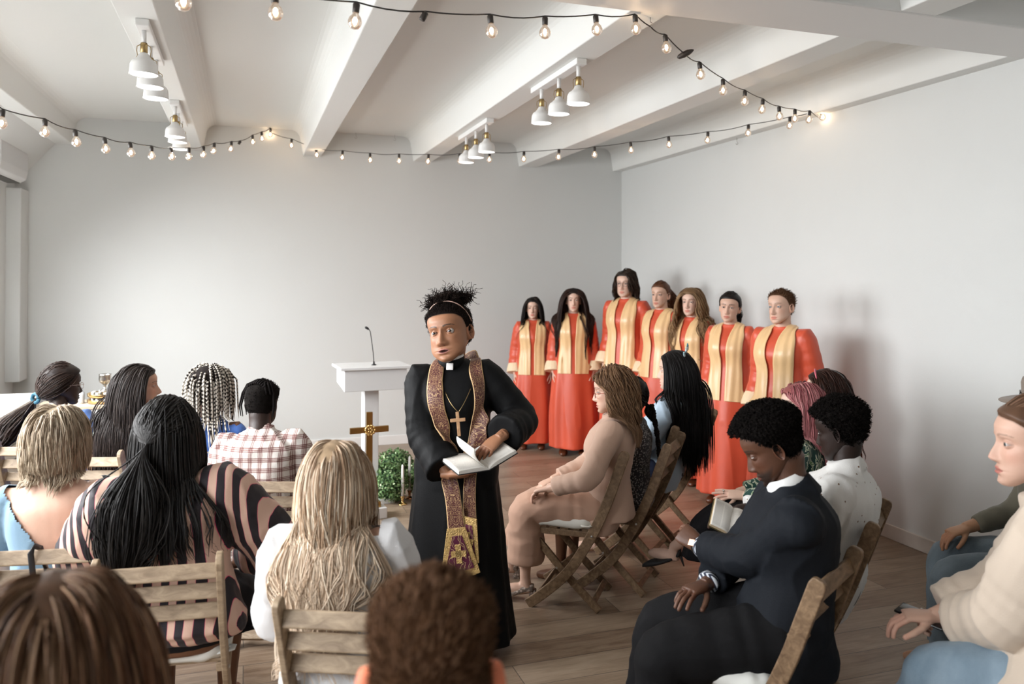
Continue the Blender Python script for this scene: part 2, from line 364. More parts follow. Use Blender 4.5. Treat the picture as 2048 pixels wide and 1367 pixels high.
def string_light(label, runs):
    org = Vector(runs[0][0][1]); t = empty('string_light', label, 'string lights', org)
    cab = MB()
    for pts in runs:
        P3 = [Vector(p)-org for _, p in pts]; fine = []
        for i in range(len(P3)-1):
            a, b = P3[i], P3[i+1]; sg = .012 if i % 2 else .006
            for k in range(5): q = k/5; fine.append(a.lerp(b, q)-Vector((0, 0, sg*4*q*(1-q))))
        fine.append(P3[-1]); cab.tube(fine, .0032, 6)
    cab.build('cable', CABLE, t, smooth=True)
    for pts in runs:
        for kind, p in pts:
            p = Vector(p)-org
            if kind in 'be':
                tilt = random.uniform(-.12, .12)
                s = link('socket', _sock, None, t); s.location = p-Vector((0, 0, .004)); s.rotation_euler = (random.uniform(-.1, .1), tilt if kind == 'b' else .5, 0)
                if kind == 'b':
                    g = link('bulb', _gl, None, s); f = link('filament', _fi, None, s)
            elif kind == 'c':
                MB().lathe([(.003, -.045), (.012, -.035), (.017, -.01), (.016, .02), (.009, .04), (.003, .05)], n=12, rot=Matrix.Rotation(1.1, 3, 'Y')@Matrix.Rotation(.5, 3, 'X')).build('plug_joint', SOCK, t, smooth=True).location = p
D_ = 9
H1, H2, H3 = (.23, 8.66, 3.345), (4.27, 5.15, 3.09), (1.9, 3.52, 3.075)
up = lambda v, d: v
def pl(lst, A, B, sz): return [(k, on_line(u, v-sz_, A, B)) for (k, u, v), sz_ in zip(lst, sz)]
Lb = [('b', 5, 245), ('b', 90, 262), ('b', 150, 282), ('b', 209, 296), ('b', 260, 304), ('b', 303, 310), ('b', 342, 312), ('b', 378, 312), ('b', 407, 308), ('b', 429, 301), ('b', 463, 297), ('e', 481, 283), ('b', 505, 283), ('b', 523, 276), ('b', 541, 268)]
Lr = [('b', 583, 290), ('b', 632, 309), ('b', 685, 314), ('b', 740, 319), ('b', 798, 321), ('b', 857, 322), ('b', 919, 321), ('b', 979, 318), ('b', 1048, 317), ('b', 1118, 313), ('b', 1189, 308), ('b', 1261, 299), ('b', 1337, 288), ('b', 1416, 279), ('b', 1497, 265), ('b', 1580, 250), ('b', 1646, 233)]
Ff = [('b', 1620, 238), ('b', 1590, 236), ('b', 1558, 231), ('b', 1526, 217), ('b', 1490, 201), ('b', 1446, 179), ('b', 1399, 147), ('c', 1370, 108), ('b', 1330, 94)]
Fl = [('b', 1270, 55), ('b', 1191, 57), ('b', 1090, 62), ('b', 980, 60), ('e', 852, 28), ('b', 713, 40), ('b', 549, 22), ('b', 365, 0)]
def hang(lst, A, B):
    out = []
    for k, u, v in lst:
        p = on_line(u, v, A, B); out.append((k, p+Vector((0, 0, {'b': .066, 'e': .01, 'c': 0}[k]))))
    return out
A0 = hang(Lb, (-1.6, 3.0), H1); ex = A0[0][1]+(A0[0][1]-A0[1][1])*1.2+Vector((0, 0, .1)); hl = Vector((-1.6, 3.2, 3.05))
string_light('string of warm globe bulbs sagging along the back wall up to the right wall', [[('n', hl), ('b', ex.lerp(hl, .3))]+A0+[('n', H1)]+hang(Lr, H1, H2)+[('n', H2)]])
B0 = hang(Fl, H3, (-2, 2)); e2 = B0[-1][1]+(B0[-1][1]-B0[-2][1])
string_light('string of warm globe bulbs across the top, from the right wall over the near hook', [[('n', H2)]+hang(Ff, H3, H2)+[('n', H3)]+B0+[('b', e2), ('n', (-2.0, 2.0, 2.95))]])
# ------------------------------------------------------------------ chairs
def wood_mat(name, dark, light, rough=.5):
    m = mat(name, rough=rough, spec=.4); nt = m.node_tree; L = nt.links.new
    tc = node(nt, 'ShaderNodeTexCoord'); oi = node(nt, 'ShaderNodeObjectInfo')
    ad = node(nt, 'ShaderNodeVectorMath', operation='MULTIPLY_ADD'); L(oi.outputs['Random'], ad.inputs[0]); ad.inputs[1].default_value = (9, 7, 5); L(tc.outputs['Object'], ad.inputs[2])
    mp = node(nt, 'ShaderNodeMapping'); mp.inputs['Scale'].default_value = (5, 14, 14); L(ad.outputs[0], mp.inputs[0])
    n = node(nt, 'ShaderNodeTexNoise', Scale=2.5, Detail=7., Roughness=.6, Distortion=1.); L(mp.outputs[0], n.inputs['Vector'])
    L(ramp(nt, n.outputs['Fac'], [(.3, dark), (.52, tuple((a+b)/2 for a, b in zip(dark, light))), (.7, light)]), P(m).inputs['Base Color'])
    bp = node(nt, 'ShaderNodeBump', Strength=.25, Distance=.004); L(n.outputs['Fac'], bp.inputs['Height']); L(bp.outputs[0], P(m).inputs['Normal'])
    return m
WOOD = wood_mat('stained_acacia', (.10, .058, .030), (.27, .175, .10))
WOODL = wood_mat('weathered_acacia', (.20, .14, .09), (.42, .32, .215))
SCREW = mat('screw_steel', (.6, .6, .58), .3, metal=1)
def bar(mb, path, w, t, side=Vector((1, 0, 0))):
    """flat bar swept along path in the yz plane: w in plane, t along side, rounded ends"""
    P_ = [Vector(p) for p in path]; rings = []; K = len(P_)
    fine = []
    for i in range(K-1):
        p0, p1, p2, p3 = P_[max(i-1, 0)], P_[i], P_[i+1], P_[min(i+2, K-1)]
        for k in range(5):
            s = k/5; fine.append(.5*((2*p1)+(p2-p0)*s+(2*p0-5*p1+4*p2-p3)*s*s+(3*p1-p0-3*p2+p3)*s**3))
    fine.append(P_[-1]); n = len(fine)
    t0 = (fine[0]-fine[1]).normalized(); fine = [fine[0]+t0*w*.42, fine[0]+t0*w*.3]+fine
    for i, p in enumerate(fine):
        tg = (fine[min(i+1, len(fine)-1)]-fine[max(i-1, 0)]).normalized(); q = tg.cross(side).normalized()
        h = w/2*({0: .45, 1: .8}.get(i, 1)); s = side*(t/2)
        rings.append([p+q*h+s, p-q*h+s, p-q*h-s, p+q*h-s])
    return mb.rings(rings)
def make_chair(wood):
    t = empty('folding_chair', 'x', 'chair')
    post = [(-.325, .87), (-.284, .755), (-.228, .60), (-.142, .415), (-.02, .22), (.12, .085), (.215, .012)]
    leg = [(.20, .405), (.12, .32), (-.02, .17), (-.185, .012)]
    for s in (-1, 1):
        o = bar(MB(), [(s*.193, y, z) for y, z in post], .056, .021).build('front_leg_post', wood, t, bev=.004)
        for y, z in ((-.150, .425), (.045, .235)): MB().lathe([(.001, 0), (.006, 0), (.006, .004), (.001, .005)], (s*.204-(.004 if s < 0 else 0), y, z), 10, Matrix.Rotation(s*PI/2, 3, 'Y')).build('screw', SCREW, o)
        bar(MB(), [(s*.168, y, z) for y, z in leg], .042, .02).build('rear_leg', wood, t, bev=.004)
        MB().box((s*.170, .035, .423), (.022, .36, .034)).build('seat_rail', wood, t, bev=.004)
    for k in range(3):
        z = .828-k*.080; y = -.314+k*.035
        MB().box((0, y+.004, z), (.37, .018, .052), Matrix.Rotation(-.36, 3, 'X')).build('back_slat', wood, t, bev=.005)
    for k in range(6): MB().box((0, -.115+k*.062, .447), (.36, .05, .014)).build('seat_slat', wood, t, bev=.004)
    MB().box((0, -.15, .05), (.33, .03, .02), Matrix.Rotation(.7, 3, 'X')).build('rear_stretcher', wood, t, bev=.004)
    MB().box((0, .155, .075), (.36, .035, .02), Matrix.Rotation(-.8, 3, 'X')).build('front_stretcher', wood, t, bev=.004)
    return t
CUSH = mat('cushion_cotton', (.66, .64, .58), .85, bump=.25, bscale=18, sheen=.1)
CUSHW = mat('cushion_cotton_white', (.74, .75, .72), .85, bump=.25, bscale=18, sheen=.1)
def make_cushion(m):
    b = MB(); n = 22; rings = []
    for z, q in ((-.026, .88), (-.024, .96), (-.010, 1.02), (.012, 1.02), (.028, .98), (.036, .92), (.040, .6), (.041, .2)):
        r = []
        for k in range(56):
            a = 2*PI*k/56; c, s = math.cos(a), math.sin(a); e = 2/5.
            x = math.copysign(abs(c)**e, c)*.198*q; y = math.copysign(abs(s)**e, s)*.19*q
            r.append((x, y, z+.004*math.sin(a*11)*(q > .9)))
        rings.append([Vector(v) for v in r])
    b.rings(rings); o = b.build('seat_cushion', m, smooth=True)
    for s in (-1, 1):
        w = MB(); w.tube([(s*.16, -.165, -.004), (s*.190, -.172, 0), (s*.212, -.16, 0), (s*.214, -.13, .0), (s*.190, -.12, -.002)], .013, 8, flat=.3, ref=(0, 0, 1)); w.build('tie', m, o, smooth=True)
    return o
CH0 = {}; CU0 = {}
def chair(x, y, face, label, wood='d', cush=None, clabel=None, rowg='wooden folding chairs with slatted backs'):
    W = WOOD if wood == 'd' else WOODL
    if wood not in CH0: CH0[wood] = c = make_chair(W)
    else: c = copy_tree(CH0[wood])
    rz = math.radians(face-90); c.location = (x, y, 0); c.rotation_euler = (0, 0, rz); tag(c, label, 'chair', rowg)
    if cush is not None:
        if cush not in CU0: CU0[cush] = q = make_cushion(CUSHW if cush == 'w' else CUSH)
        else: q = copy_tree(CU0[cush])
        R = Matrix.Rotation(rz, 3, 'Z'); q.location = Vector((x, y, .478))+R@Vector((0, .025, 0)); q.rotation_euler = (0, 0, rz)
        tag(q, clabel, 'cushion', 'tied cotton seat cushions on the chairs')
    return c
CHS = dict(
 j=((1245, 911), (1292, 896), 144), k=((1331, 895), (1375, 872), 138), l=((1348, 858), (1390, 850), 134), x=((1390, 840), (1425, 826), 130),
 m=((1625, 1150), (1700, 1095), 122), n=((1732, 1052), (1752, 1012), 130), g=((590, 1203), (790, 1225), 66), f=((262, 1130), (440, 1115), 84),
 e=((5, 1090), (185, 1090), 80), d=((445, 955), (590, 958), 72), a=((12, 888), (115, 888), 72), b=((130, 925), (243, 908), 74))
CHP = {}
NEAR = 'jklxmn'
DX = dict(m=(-.05, -.07), n=(.0, -.02))
for k_, (p_, q_, f_) in CHS.items():
    A, B = on_z(*p_, .87), on_z(*q_, .87); m_ = (A+B)/2; d_ = math.radians(f_)
    if k_ in NEAR: m_ = A+.193*Vector((math.sin(d_), -math.cos(d_), 0))
    if k_ in 'bf': m_ = B-.193*Vector((math.sin(d_), -math.cos(d_), 0))
    e_ = .315
    CHP[k_] = (m_.x+e_*math.cos(d_), m_.y+e_*math.sin(d_), f_)
def put(k, label, **kw): x, y, f_ = CHP[k]; dx, dy = DX.get(k, (0, 0)); chair(x+dx, y+dy, f_, label, **kw)
put('j', 'folding chair under the woman in the beige blazer', cush='c', clabel='cream cushion tied to the chair of the woman in the beige blazer')
put('k', 'folding chair just behind the beige blazer chair, second in that row')
put('l', 'folding chair under the woman in the light blue shirt', wood='d')
put('x', 'folding chair farthest in the right front row, nearest the red robes')
put('m', 'folding chair under the man in the dark suit, nearest right foreground', cush='w', clabel='white cushion under the man in the dark suit')
put('n', 'folding chair under the man in the white dotted shirt', cush='c', clabel='cushion under the man in the white dotted shirt')
put('g', 'folding chair under the blonde woman in the centre foreground', wood='l', cush='w', clabel='white cushion under the blonde woman')
put('f', 'folding chair under the woman in the zebra blouse', wood='l', cush='w', clabel='white puffy cushion under the woman in the zebra blouse')
put('e', 'folding chair with a black bag strap under the grey-haired woman', wood='l', cush='c', clabel='cushion under the grey-haired woman')
put('d', 'folding chair under the man in the plaid shirt', wood='l')
put('a', 'folding chair at far left under the woman in the blue dress', wood='l')
put('b', 'folding chair behind the long dark-haired woman at the left', wood='l')
o3 = chair(2.62, 3.50, 138, 'folding chair under the pink-haired woman, edge behind the white dotted shirt')
# bag strap over the chair of the grey haired woman
STRAP = mat('black_leather', (.02, .02, .022), .4)
x_, y_, f_ = CHP['e']; R_ = Matrix.Rotation(math.radians(f_-90), 4, 'Z'); T_ = Matrix.Translation((x_, y_, 0))@R_
sp = MB().tube([(-.055, -.268, .62), (-.05, -.302, .74), (-.045, -.340, .85), (-.04, -.322, .872), (-.03, -.294, .855), (-.02, -.272, .77)], .011, 8, flat=.25, ref=(0, 1, 0))
sp.tube([(-.055, -.27, .60), (-.05, -.245, .5), (-.0, -.235, .45)], .009, 8, flat=.3, ref=(0, 1, 0)).xf(T_)
tag(sp.build('bag_strap', STRAP, smooth=True), 'black leather bag strap looped over the chair back of the grey-haired woman', 'strap')
# ------------------------------------------------------------------ lectern
LW = mat('lectern_white', (.66, .66, .66), .4, bump=.02, bscale=20)
lx, ly = .97, 6.45
lx, ly = .975, 6.5; lr = math.radians(4)
le = empty('lectern', 'white wooden lectern with wide top box and narrow column', 'lectern', (lx, ly, 0), lr)
MB().box((0, .05, .02), (.36, .26, .04)).build('base', LW, le, bev=.005)
MB().box((-.005, .03, .49), (.115, .13, .92)).build('column', LW, le, bev=.004)
pb = MB(); M = Matrix(((0, 0, 1, -.25), (1, 0, 0, 0), (0, 1, 0, 0), (0, 0, 0, 1)))
pb.prism([(-.17, .93), (.17, .97), (.17, 1.10), (-.17, 1.10)], .50, M); pb.build('top_box', LW, le, bev=.004)
MB().box((0, 0, 1.110), (.57, .40, .022)).build('desk_top', LW, le, bev=.004)
BLK = mat('black_metal', (.02, .02, .022), .35)
mic = empty('gooseneck_microphone', 'thin black gooseneck microphone standing on the white lectern', 'microphone', (lx+.01, ly-.06, 1.121), lr)
MB().lathe([(.02, 0), (.02, .006), (.008, .012), (.007, .03)], n=16).build('base', BLK, mic, smooth=True)
MB().tube([(0, 0, .02), (-.006, 0, .10), (-.02, 0, .2), (-.03, 0, .27), (-.045, 0, .295)], .0035, 8).build('gooseneck', BLK, mic, smooth=True)
MB().lathe([(.003, 0), (.009, .004), (.0105, .02), (.009, .032), (.002, .037)], (-.043, 0, .29), 12, Matrix.Rotation(-1.0, 3, 'Y')).build('capsule', BLK, mic, smooth=True)
# ------------------------------------------------------------------ standing brass cross
CB = mat('cross_brass', (.40, .25, .085), .28, metal=1, bump=.05, bscale=8)
CBE = mat('cross_edge', (.23, .13, .04), .35, metal=1)
cx = on_z(738, 968, 0); cx.y = 6.12; cx.x = on_z(738, 1000, 0).x*6.12/on_z(738, 1000, 0).y
cr = empty('standing_cross', 'tall brass cross on a stepped base in front of the lectern', 'cross', (cx.x, 6.12, 0), math.radians(6))
MB().box((0, 0, .04), (.24, .17, .08)).build('pedestal', mat('cross_pedestal', (.62, .61, .60), .5), cr, bev=.004)
MB().box((0, 0, .10), (.16, .11, .045)).build('step', CB, cr, bev=.004); MB().box((0, 0, .14), (.11, .08, .04)).build('step', CB, cr, bev=.004)
up_ = MB().box((0, 0, .475), (.048, .024, .65)).build('upright', CB, cr, bev=.003)
MB().box((0, 0, .665), (.30, .024, .046)).build('crossbar', CB, cr, bev=.003)
ro = MB().lathe([(.001, .012), (.02, .016), (.026, .012), (.028, .014), (.036, .018), (.041, .013), (.043, .0), (.001, 0)], (0, -.012, .665), 28, Matrix.Rotation(PI/2, 3, 'X'))
for k in range(10): a = k*PI/5; ro.ball((.036*math.cos(a), -.028, .665+.036*math.sin(a)), .0085, n=8, m=6)
for k in range(5): a = k*2*PI/5; ro.ball((.014*math.cos(a), -.03, .665+.014*math.sin(a)), .008, n=8, m=6)
ro.build('rosette', mat('bright_gilt', (.70, .48, .20), .22, metal=1), cr, smooth=True)
# ------------------------------------------------------------------ boxwood balls
LEAF = attr_mat('boxwood_leaf', rough=.5, spec=.3)
def boxwood(c, r, label, seed):
    rg = np.random.default_rng(seed); n = 1900
    d = rg.normal(size=(n, 3)); d /= np.linalg.norm(d, axis=1)[:, None]; rr = r*(1-.28*rg.random(n)**1.6)*(1+.05*wnoise(d, 1.3, seed)); p = d*rr[:, None]
    t = rg.normal(size=(n, 3)); t -= d*np.sum(t*d, 1)[:, None]*.6; t += d*.5; t /= np.linalg.norm(t, axis=1)[:, None]; s = np.cross(t, d+rg.normal(size=(n, 3))*.3); s /= np.linalg.norm(s, axis=1)[:, None]; nn = np.cross(s, t)
    L = rg.uniform(.018, .028, n)[:, None]; W = L*.36
    V = np.stack([p, p+t*L*.45+s*W+nn*L*.1, p+t*L+nn*L*.02, p+t*L*.45-s*W+nn*L*.1, p+t*L*.5-nn*L*.08], 1).reshape(-1, 3)
    Q = (np.arange(n)*5)[:, None, None]+np.array([[0, 1, 2, 4], [0, 4, 2, 3]])[None]; Q = Q.reshape(-1, 4)
    g = rg.random(n)[:, None]; dep = ((rr/r-.72)/.3).clip(0, 1)[:, None]
    c_ = (np.array([.045, .11, .035])*(1-g)+np.array([.20, .34, .13])*g); c_ = np.where(rg.random((n, 1)) < .12, np.array([.50, .62, .36]), c_)
    V[:, 2] = np.maximum(V[:, 2], -c[2]+.004)
    o = empty('boxwood_ball', label, 'topiary', c, 0, 'artificial boxwood balls beside the lectern')
    link('foliage', np_mesh('foliage', V, Q, np.repeat(c_, 5, 0), False), LEAF, o)
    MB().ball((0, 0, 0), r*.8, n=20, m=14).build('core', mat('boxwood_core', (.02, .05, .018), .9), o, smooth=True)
boxwood(on_z(778, 964, .155), .155, 'nearer green boxwood ball on the floor in front, beside the candles', 1)
boxwood(on_z(791, 934, .17), .16, 'green boxwood ball farther back beside the lectern column', 2)
boxwood(on_z(848, 956, .15), .145, 'green boxwood ball half hidden behind the preacher robe', 3)
# candles
WAX = mat('candle_wax', (.80, .79, .77), .4, spec=.4)
def candle(u, v, y, h, cb, l1, l2):
    p = on_z(u, v, 0)
    s = empty('candlestick', l1, 'candle holder', p, 0, 'two candlesticks on the floor')
    MB().lathe([(.036, 0), (.036, .005), (.022, .012), (.012, .018), (.008, .028), (.013, .036), (.009, .042), (.016, .05), (.017, .066), (.013, .068)], n=24).build('stand', cb, s, smooth=True)
    MB().lathe([(.02, .062), (.022, .064), (.02, .067), (.012, .067)], n=24).build('drip_ring', cb, s, smooth=True)
    q = empty('candle', l2, 'candle', p+Vector((0, 0, .066)), 0, 'two tall white candles')
    MB().lathe([(.0125, 0), (.0115, h*.5), (.0095, h-.012), (.004, h-.002), (.001, h)], n=18).build('wax', WAX, q, smooth=True)
    MB().tube([(0, 0, h-.003), (.001, 0, h+.008)], .001, 5).build('wick', BLK, q)
candle(805, 1008, 0, .255, mat('candle_gold', (.72, .50, .22), .2, metal=1), 'gold candlestick nearer the viewer, left of two', 'shorter looking white taper candle at left, in the gold stick')
candle(819, 996, 0, .285, mat('candle_copper', (.45, .20, .09), .25, metal=1), 'copper brown candlestick farther back, right of two', 'white taper candle at right, standing higher in the photo')
# ------------------------------------------------------------------ side table with trays and goblet
TW = mat('table_white', (.72, .72, .71), .45); TWO = mat('table_wood_edge', (.50, .40, .29), .5, bump=.05, bscale=20, var=.1, vscale=8)
st = empty('side_table', 'small white console table with wooden top behind the seated women', 'table', (-1.22, 7.62, 0), 0)
MB().box((0, 0, .735), (.86, .40, .03)).build('table_top', TWO, st, bev=.004)
dr = MB().box((0, -.178, .652), (.78, .02, .13)).build('drawer', TW, st, bev=.003)
MB().ball((0, -.197, .655), .012).build('knob', SCREW, dr, smooth=True)
MB().box((0, .0, .652), (.80, .34, .135)).build('apron', TW, st, bev=.003)
MB().box((0, 0, .50), (.80, .34, .02)).build('shelf', TWO, st, bev=.003)
for sx in (-1, 1):
    for sy in (-1, 1): MB().box((sx*.39, sy*.165, .36), (.045, .045, .72)).build('leg', TW, st, bev=.003)
GOLD = mat('gold_tray_metal', (.72, .50, .24), .18, metal=1); SILV = mat('silver_metal', (.62, .60, .57), .25, metal=1)
def tray(x, y, z, r, label):
    t = empty('communion_tray', label, 'tray', (x, y, z), 0, 'gold trays stacked on the console table')
    MB().lathe([(.001, .003), (r*.9, .003), (r, .012), (r*1.02, .03), (r*1.05, .034), (r*1.06, .03), (r*1.03, .008), (r*.9, 0), (.001, 0)], n=36, cap=False).build('dish', GOLD, t, smooth=True)
    w = MB()
    for k in range(9): a = k*2*PI/9; w.lathe([(.012, .006), (.014, .045), (.012, .046), (.011, .01)], (r*.72*math.cos(a), r*.72*math.sin(a), 0), 10)
    w.build('cup_ring', mat('tray_clear', (.7, .66, .58), .15), t, smooth=True)
tray(-1.14, 7.60, .750, .13, 'lowest gold tray of the stack on the console table'); tray(-1.14, 7.60, .800, .13, 'gold tray on top of the lower one, under the goblet')
tray(-.88, 7.62, .750, .09, 'small gold tray at the right end of the console table')
gb = MB().lathe([(.04, 0), (.038, .006), (.012, .014), (.010, .045), (.016, .052), (.044, .075), (.05, .10), (.048, .135), (.052, .142), (.046, .135), (.044, .10), (.03, .075), (.001, .065)], n=28, cap=False).build('goblet', SILV, smooth=True)
gb.location = (-1.14, 7.60, .85); tag(gb, 'silver goblet standing on the stacked gold trays', 'goblet')
jar = MB().lathe([(.03, 0), (.034, .01), (.036, .09), (.02, .11), (.018, .13)], n=24).build('glass_carafe', mat('frosted_glass', (.72, .74, .76), .2), smooth=True); jar.location = (-1.33, 7.6, .75); tag(jar, 'pale glass carafe beside the gold trays on the console table', 'carafe')
# ------------------------------------------------------------------ heads
_HZ = [-.118, -.113, -.104, -.09, -.075, -.058, -.04, -.02, 0, .02, .04, .06, .08, .095, .106, .112]
_HW = [0, .016, .028, .042, .0515, .058, .0625, .066, .069, .072, .0745, .0735, .064, .047, .026, 0]
_HF = [.060, .076, .083, .085, .084, .084, .085, .084, .082, .088, .089, .082, .065, .043, .022, -.01]
_HB = [.058, .045, .030, .010, -.015, -.045, -.075, -.090, -.098, -.103, -.105, -.100, -.086, -.066, -.044, -.012]
def _cub(x, xs, ys):
    xs, ys = np.array(xs), np.array(ys); h = np.diff(xs); d = np.diff(ys)/h; m = np.zeros(len(xs)); m[1:-1] = np.where(d[1:]*d[:-1] > 0, 2*d[1:]*d[:-1]/(d[1:]+d[:-1]+1e-12), 0); m[0] = d[0]; m[-1] = d[-1]
    i = np.clip(np.searchsorted(xs, x)-1, 0, len(h)-1); t = (x-xs[i])/h[i]
    return (1+2*t)*(1-t)**2*ys[i]+t*(1-t)**2*h[i]*m[i]+t*t*(3-2*t)*ys[i+1]+t*t*(t-1)*h[i]*m[i+1]
def sst(a, b, x): t = np.clip((x-a)/(b-a), 0, 1); return t*t*(3-2*t)
def G(x, s): return np.exp(-(x/s)**2)
def head_grid(nr=96, nc=112):
    u = np.linspace(0, 1, nr); z = -.1178+.2296*(.5-.5*np.cos(PI*(.04+.92*u)))/1.0
    z = np.interp(u, np.linspace(0, 1, nr), z); z = (z-z[0])/(z[-1]-z[0])*.2296-.1178
    t = np.linspace(0, 2*PI, nc, endpoint=False); a = t+.42*np.cos(t)
    W = np.maximum(_cub(z, _HZ, _HW), .0008)[:, None]; F = _cub(z, _HZ, _HF)[:, None]; B = _cub(z, _HZ, _HB)[:, None]
    yc = B*.5+F*.5; e = .9
    cs = np.cos(a)[None]; sn = np.sin(a)[None]; hf = F-yc; hb = yc-B
    X = W*np.sign(cs)*np.abs(cs)**e; Y = yc+np.where(sn > 0, hf, hb)*np.sign(sn)*np.abs(sn)**.95; Z = np.repeat(z[:, None], nc, 1)
    return X, Y, Z, np.repeat(sn, nr, 0)
def hairline(y, hi=0): return np.interp(y, [-.11, -.045, -.012, .012, .035, .06, .078, .1], [-.078, -.072, -.02, .012, .045, .062+hi, .068+hi, .07+hi])
def face_head(o):
    """o: dict of head options -> V, Q, colours in head space (origin between the ears at eye level, +Y forward)"""
    X, Y, Z, sn = head_grid(*o.get('res', (96, 112)))
    X = X*o.get('w', 1); jaw = o.get('jaw', 0); X = X*(1+jaw*sst(-.02, -.09, Z)) if False else X*(1+jaw*G(Z+.085, .035))
    fm = sst(.25, .6, sn); ax = np.abs(X); d = np.zeros_like(X); ns = o.get('nose', 1); nw = o.get('nosew', 1)
    nh = _cub(Z.ravel(), [-.2, -.057, -.053, -.047, -.040, -.030, -.012, .006, .020, .2], [0, 0, .006, .0175, .0235, .0205, .0125, .006, 0, 0]).reshape(Z.shape)
    nwid = np.interp(Z, [-.055, -.045, -.03, 0, .02], [.012*nw, .0125*nw, .0095*nw, .0065, .009])
    d += ns*nh*np.exp(-(ax/nwid)**2.4) + .0055*ns*G(ax-.0125*nw, .0055)*G(Z+.0435, .0065)
    d -= .0105*G(ax-.031, .0185)*G(Z-.002, .0135)                       # sockets
    d += .0035*G(ax-.03, .022)*G(Z-.0205, .007) + .004*G(ax-.045, .02)*G(Z+.026, .017)
    lp = o.get('lips', 1)
    d += .0045*G(X, .03)*G(Z+.072, .016) + .0048*lp*G(Z+.0665, .0048)*G(X, .020) + .0058*lp*G(Z+.0785, .0052)*G(X, .018)
    d -= .0048*G(Z+.0725, .0018)*G(X, .023) + .0035*G(Z+.090, .006)*G(X, .02) + .0015*G(X, .003)*G(Z+.0605, .005)
    d += .005*G(X, .016)*G(Z+.104, .010)
    sm = o.get('smile', 0); d += sm*.004*G(ax-.033, .012)*G(Z+.055, .014)
    op = o.get('open', 0)
    if op: hole = (np.abs(Z+.0735) < .0048*(1-(X/.018)**2)); d = np.where(hole, d-.012, d)
    Y = Y+d*fm
    ey = .0665; er = .0126; ex = .031
    dx = ax-ex; lid = np.sqrt(np.maximum((er+.0012)**2-dx**2-(Z-.0)**2, 0)); near = (dx**2+Z**2 < (er+.001)**2) & (sn > 0)
    Y = np.where(near, np.maximum(Y, ey+lid), Y)
    hgt = o.get('eyeh', .0044); opn = (np.abs(Z-.0006) < hgt*(1-(dx/.0135)**2)) & near & (np.abs(dx) < .0135)
    Y = np.where(opn, ey+lid-.0042, Y)
    # cheeks/jaw fullness
    full = o.get('full', 0); X = X*(1+full*G(Z+.055, .04)*sst(-.4, .4, sn))
    nr, nc = X.shape; sk = np.array(o['skin']); C = np.tile(sk, (nr, nc, 1)).astype(float)
    def mixin(mask, col, k=1.): nonlocal C; m = np.clip(mask*k, 0, 1)[..., None]; C = C*(1-m)+np.array(col)*m
    blush = o.get('blush', .3); mixin(G(ax-.045, .022)*G(Z+.03, .022)*fm, sk*np.array([1.12, .78, .74]), blush); mixin(G(X, .012)*G(Z+.04, .012)*fm, sk*np.array([1.1, .8, .76]), blush)
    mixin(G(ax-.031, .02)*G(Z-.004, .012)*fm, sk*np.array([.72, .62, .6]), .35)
    lipc = o.get('lip', tuple(sk*np.array([.95, .52, .5])))
    lipm = np.where(Z > -.0725, sst(-.0605, -.0645, Z+0*X+.0015*G(X, .004)-.0), sst(-.0865, -.082, Z))*(ax < .0235*(1-((Z+.0725)/.016)**2)**.5 if False else ax < .0235)*np.where(ax < .0235, np.clip((1-np.abs(Z+.0725)/(.0125*(1-(ax/.0245)**2)+1e-4))*4, 0, 1), 0)
    mixin(lipm*fm, lipc); mixin(G(Z+.0727, .0012)*(ax < .0235)*fm, sk*.3, .8)
    if op: mixin(hole*1., (.05, .015, .012))
    mixin(G(ax-.0065*nw, .0032)*G(Z+.0515, .0026)*fm, sk*.18, .8)
    bc = o.get('brow', o.get('hair', (.03, .02, .015))); bz = .0225+.0035*(1-((ax-.034)/.018)**2)
    mixin(np.clip((1-np.abs(Z-bz)/(.0036*np.clip(1.25-(ax-.014)/.05, .3, 1.2)))*2.5, 0, 1)*(ax > .012)*(ax < .054)*fm, bc, o.get('browk', .85))
    rim = near & ~opn & (np.abs(Z-.0006) < (hgt+.0018)*(1-(dx/.0155)**2)); mixin((rim & (Z > -.001))*1., (.02, .013, .01), o.get('lash', .85)); mixin((rim & (Z <= -.001))*1., sk*.45, .6); mixin(opn*1., sk*.3)
    hm = sst(-.003, .004, Z-hairline(Y, o.get('hi', 0))); hm = np.where((Y < .0) & (ax < .002), hm, hm)
    if o.get('scalp', 1): mixin(hm, o.get('hair', (.03, .02, .015)), o.get('scalpk', .9))
    if o.get('beard'):
        bm = sst(.0, -.02, Z+.045-.35*np.maximum(.05-Y, 0))*sst(-.03, .0, Y)*(1-np.clip(lipm, 0, 1))*(1-G(X, .012)*G(Z+.06, .008)*.3)
        mixin(bm*fm**.2, o['beard'], .9)
    if o.get('stubble'): mixin(sst(-.035, -.06, Z)*sst(0, .03, Y)*(1-lipm), sk*.6, o['stubble'])
    V = np.stack([X, Y, Z], -1).reshape(-1, 3); C = C.reshape(-1, 3)
    i, j = np.meshgrid(np.arange(nr-1), np.arange(nc), indexing='ij'); k = (j+1) % nc
    Q = np.stack([i*nc+j, i*nc+k, (i+1)*nc+k, (i+1)*nc+j], -1).reshape(-1, 4)
    bot = len(V); V = np.vstack([V, V[:nc].mean(0), V[-nc:].mean(0)]); C = np.vstack([C, C[0], C[-1]])
    jj = np.arange(nc); kk = (jj+1) % nc; h = nc//2
    Q = np.vstack([Q, np.stack([np.full(nc, bot), kk, jj, jj], -1)[:, [0, 1, 2, 2]] if False else np.zeros((0, 4), int)])
    return V, Q, C, hm.reshape(-1), (nr, nc)
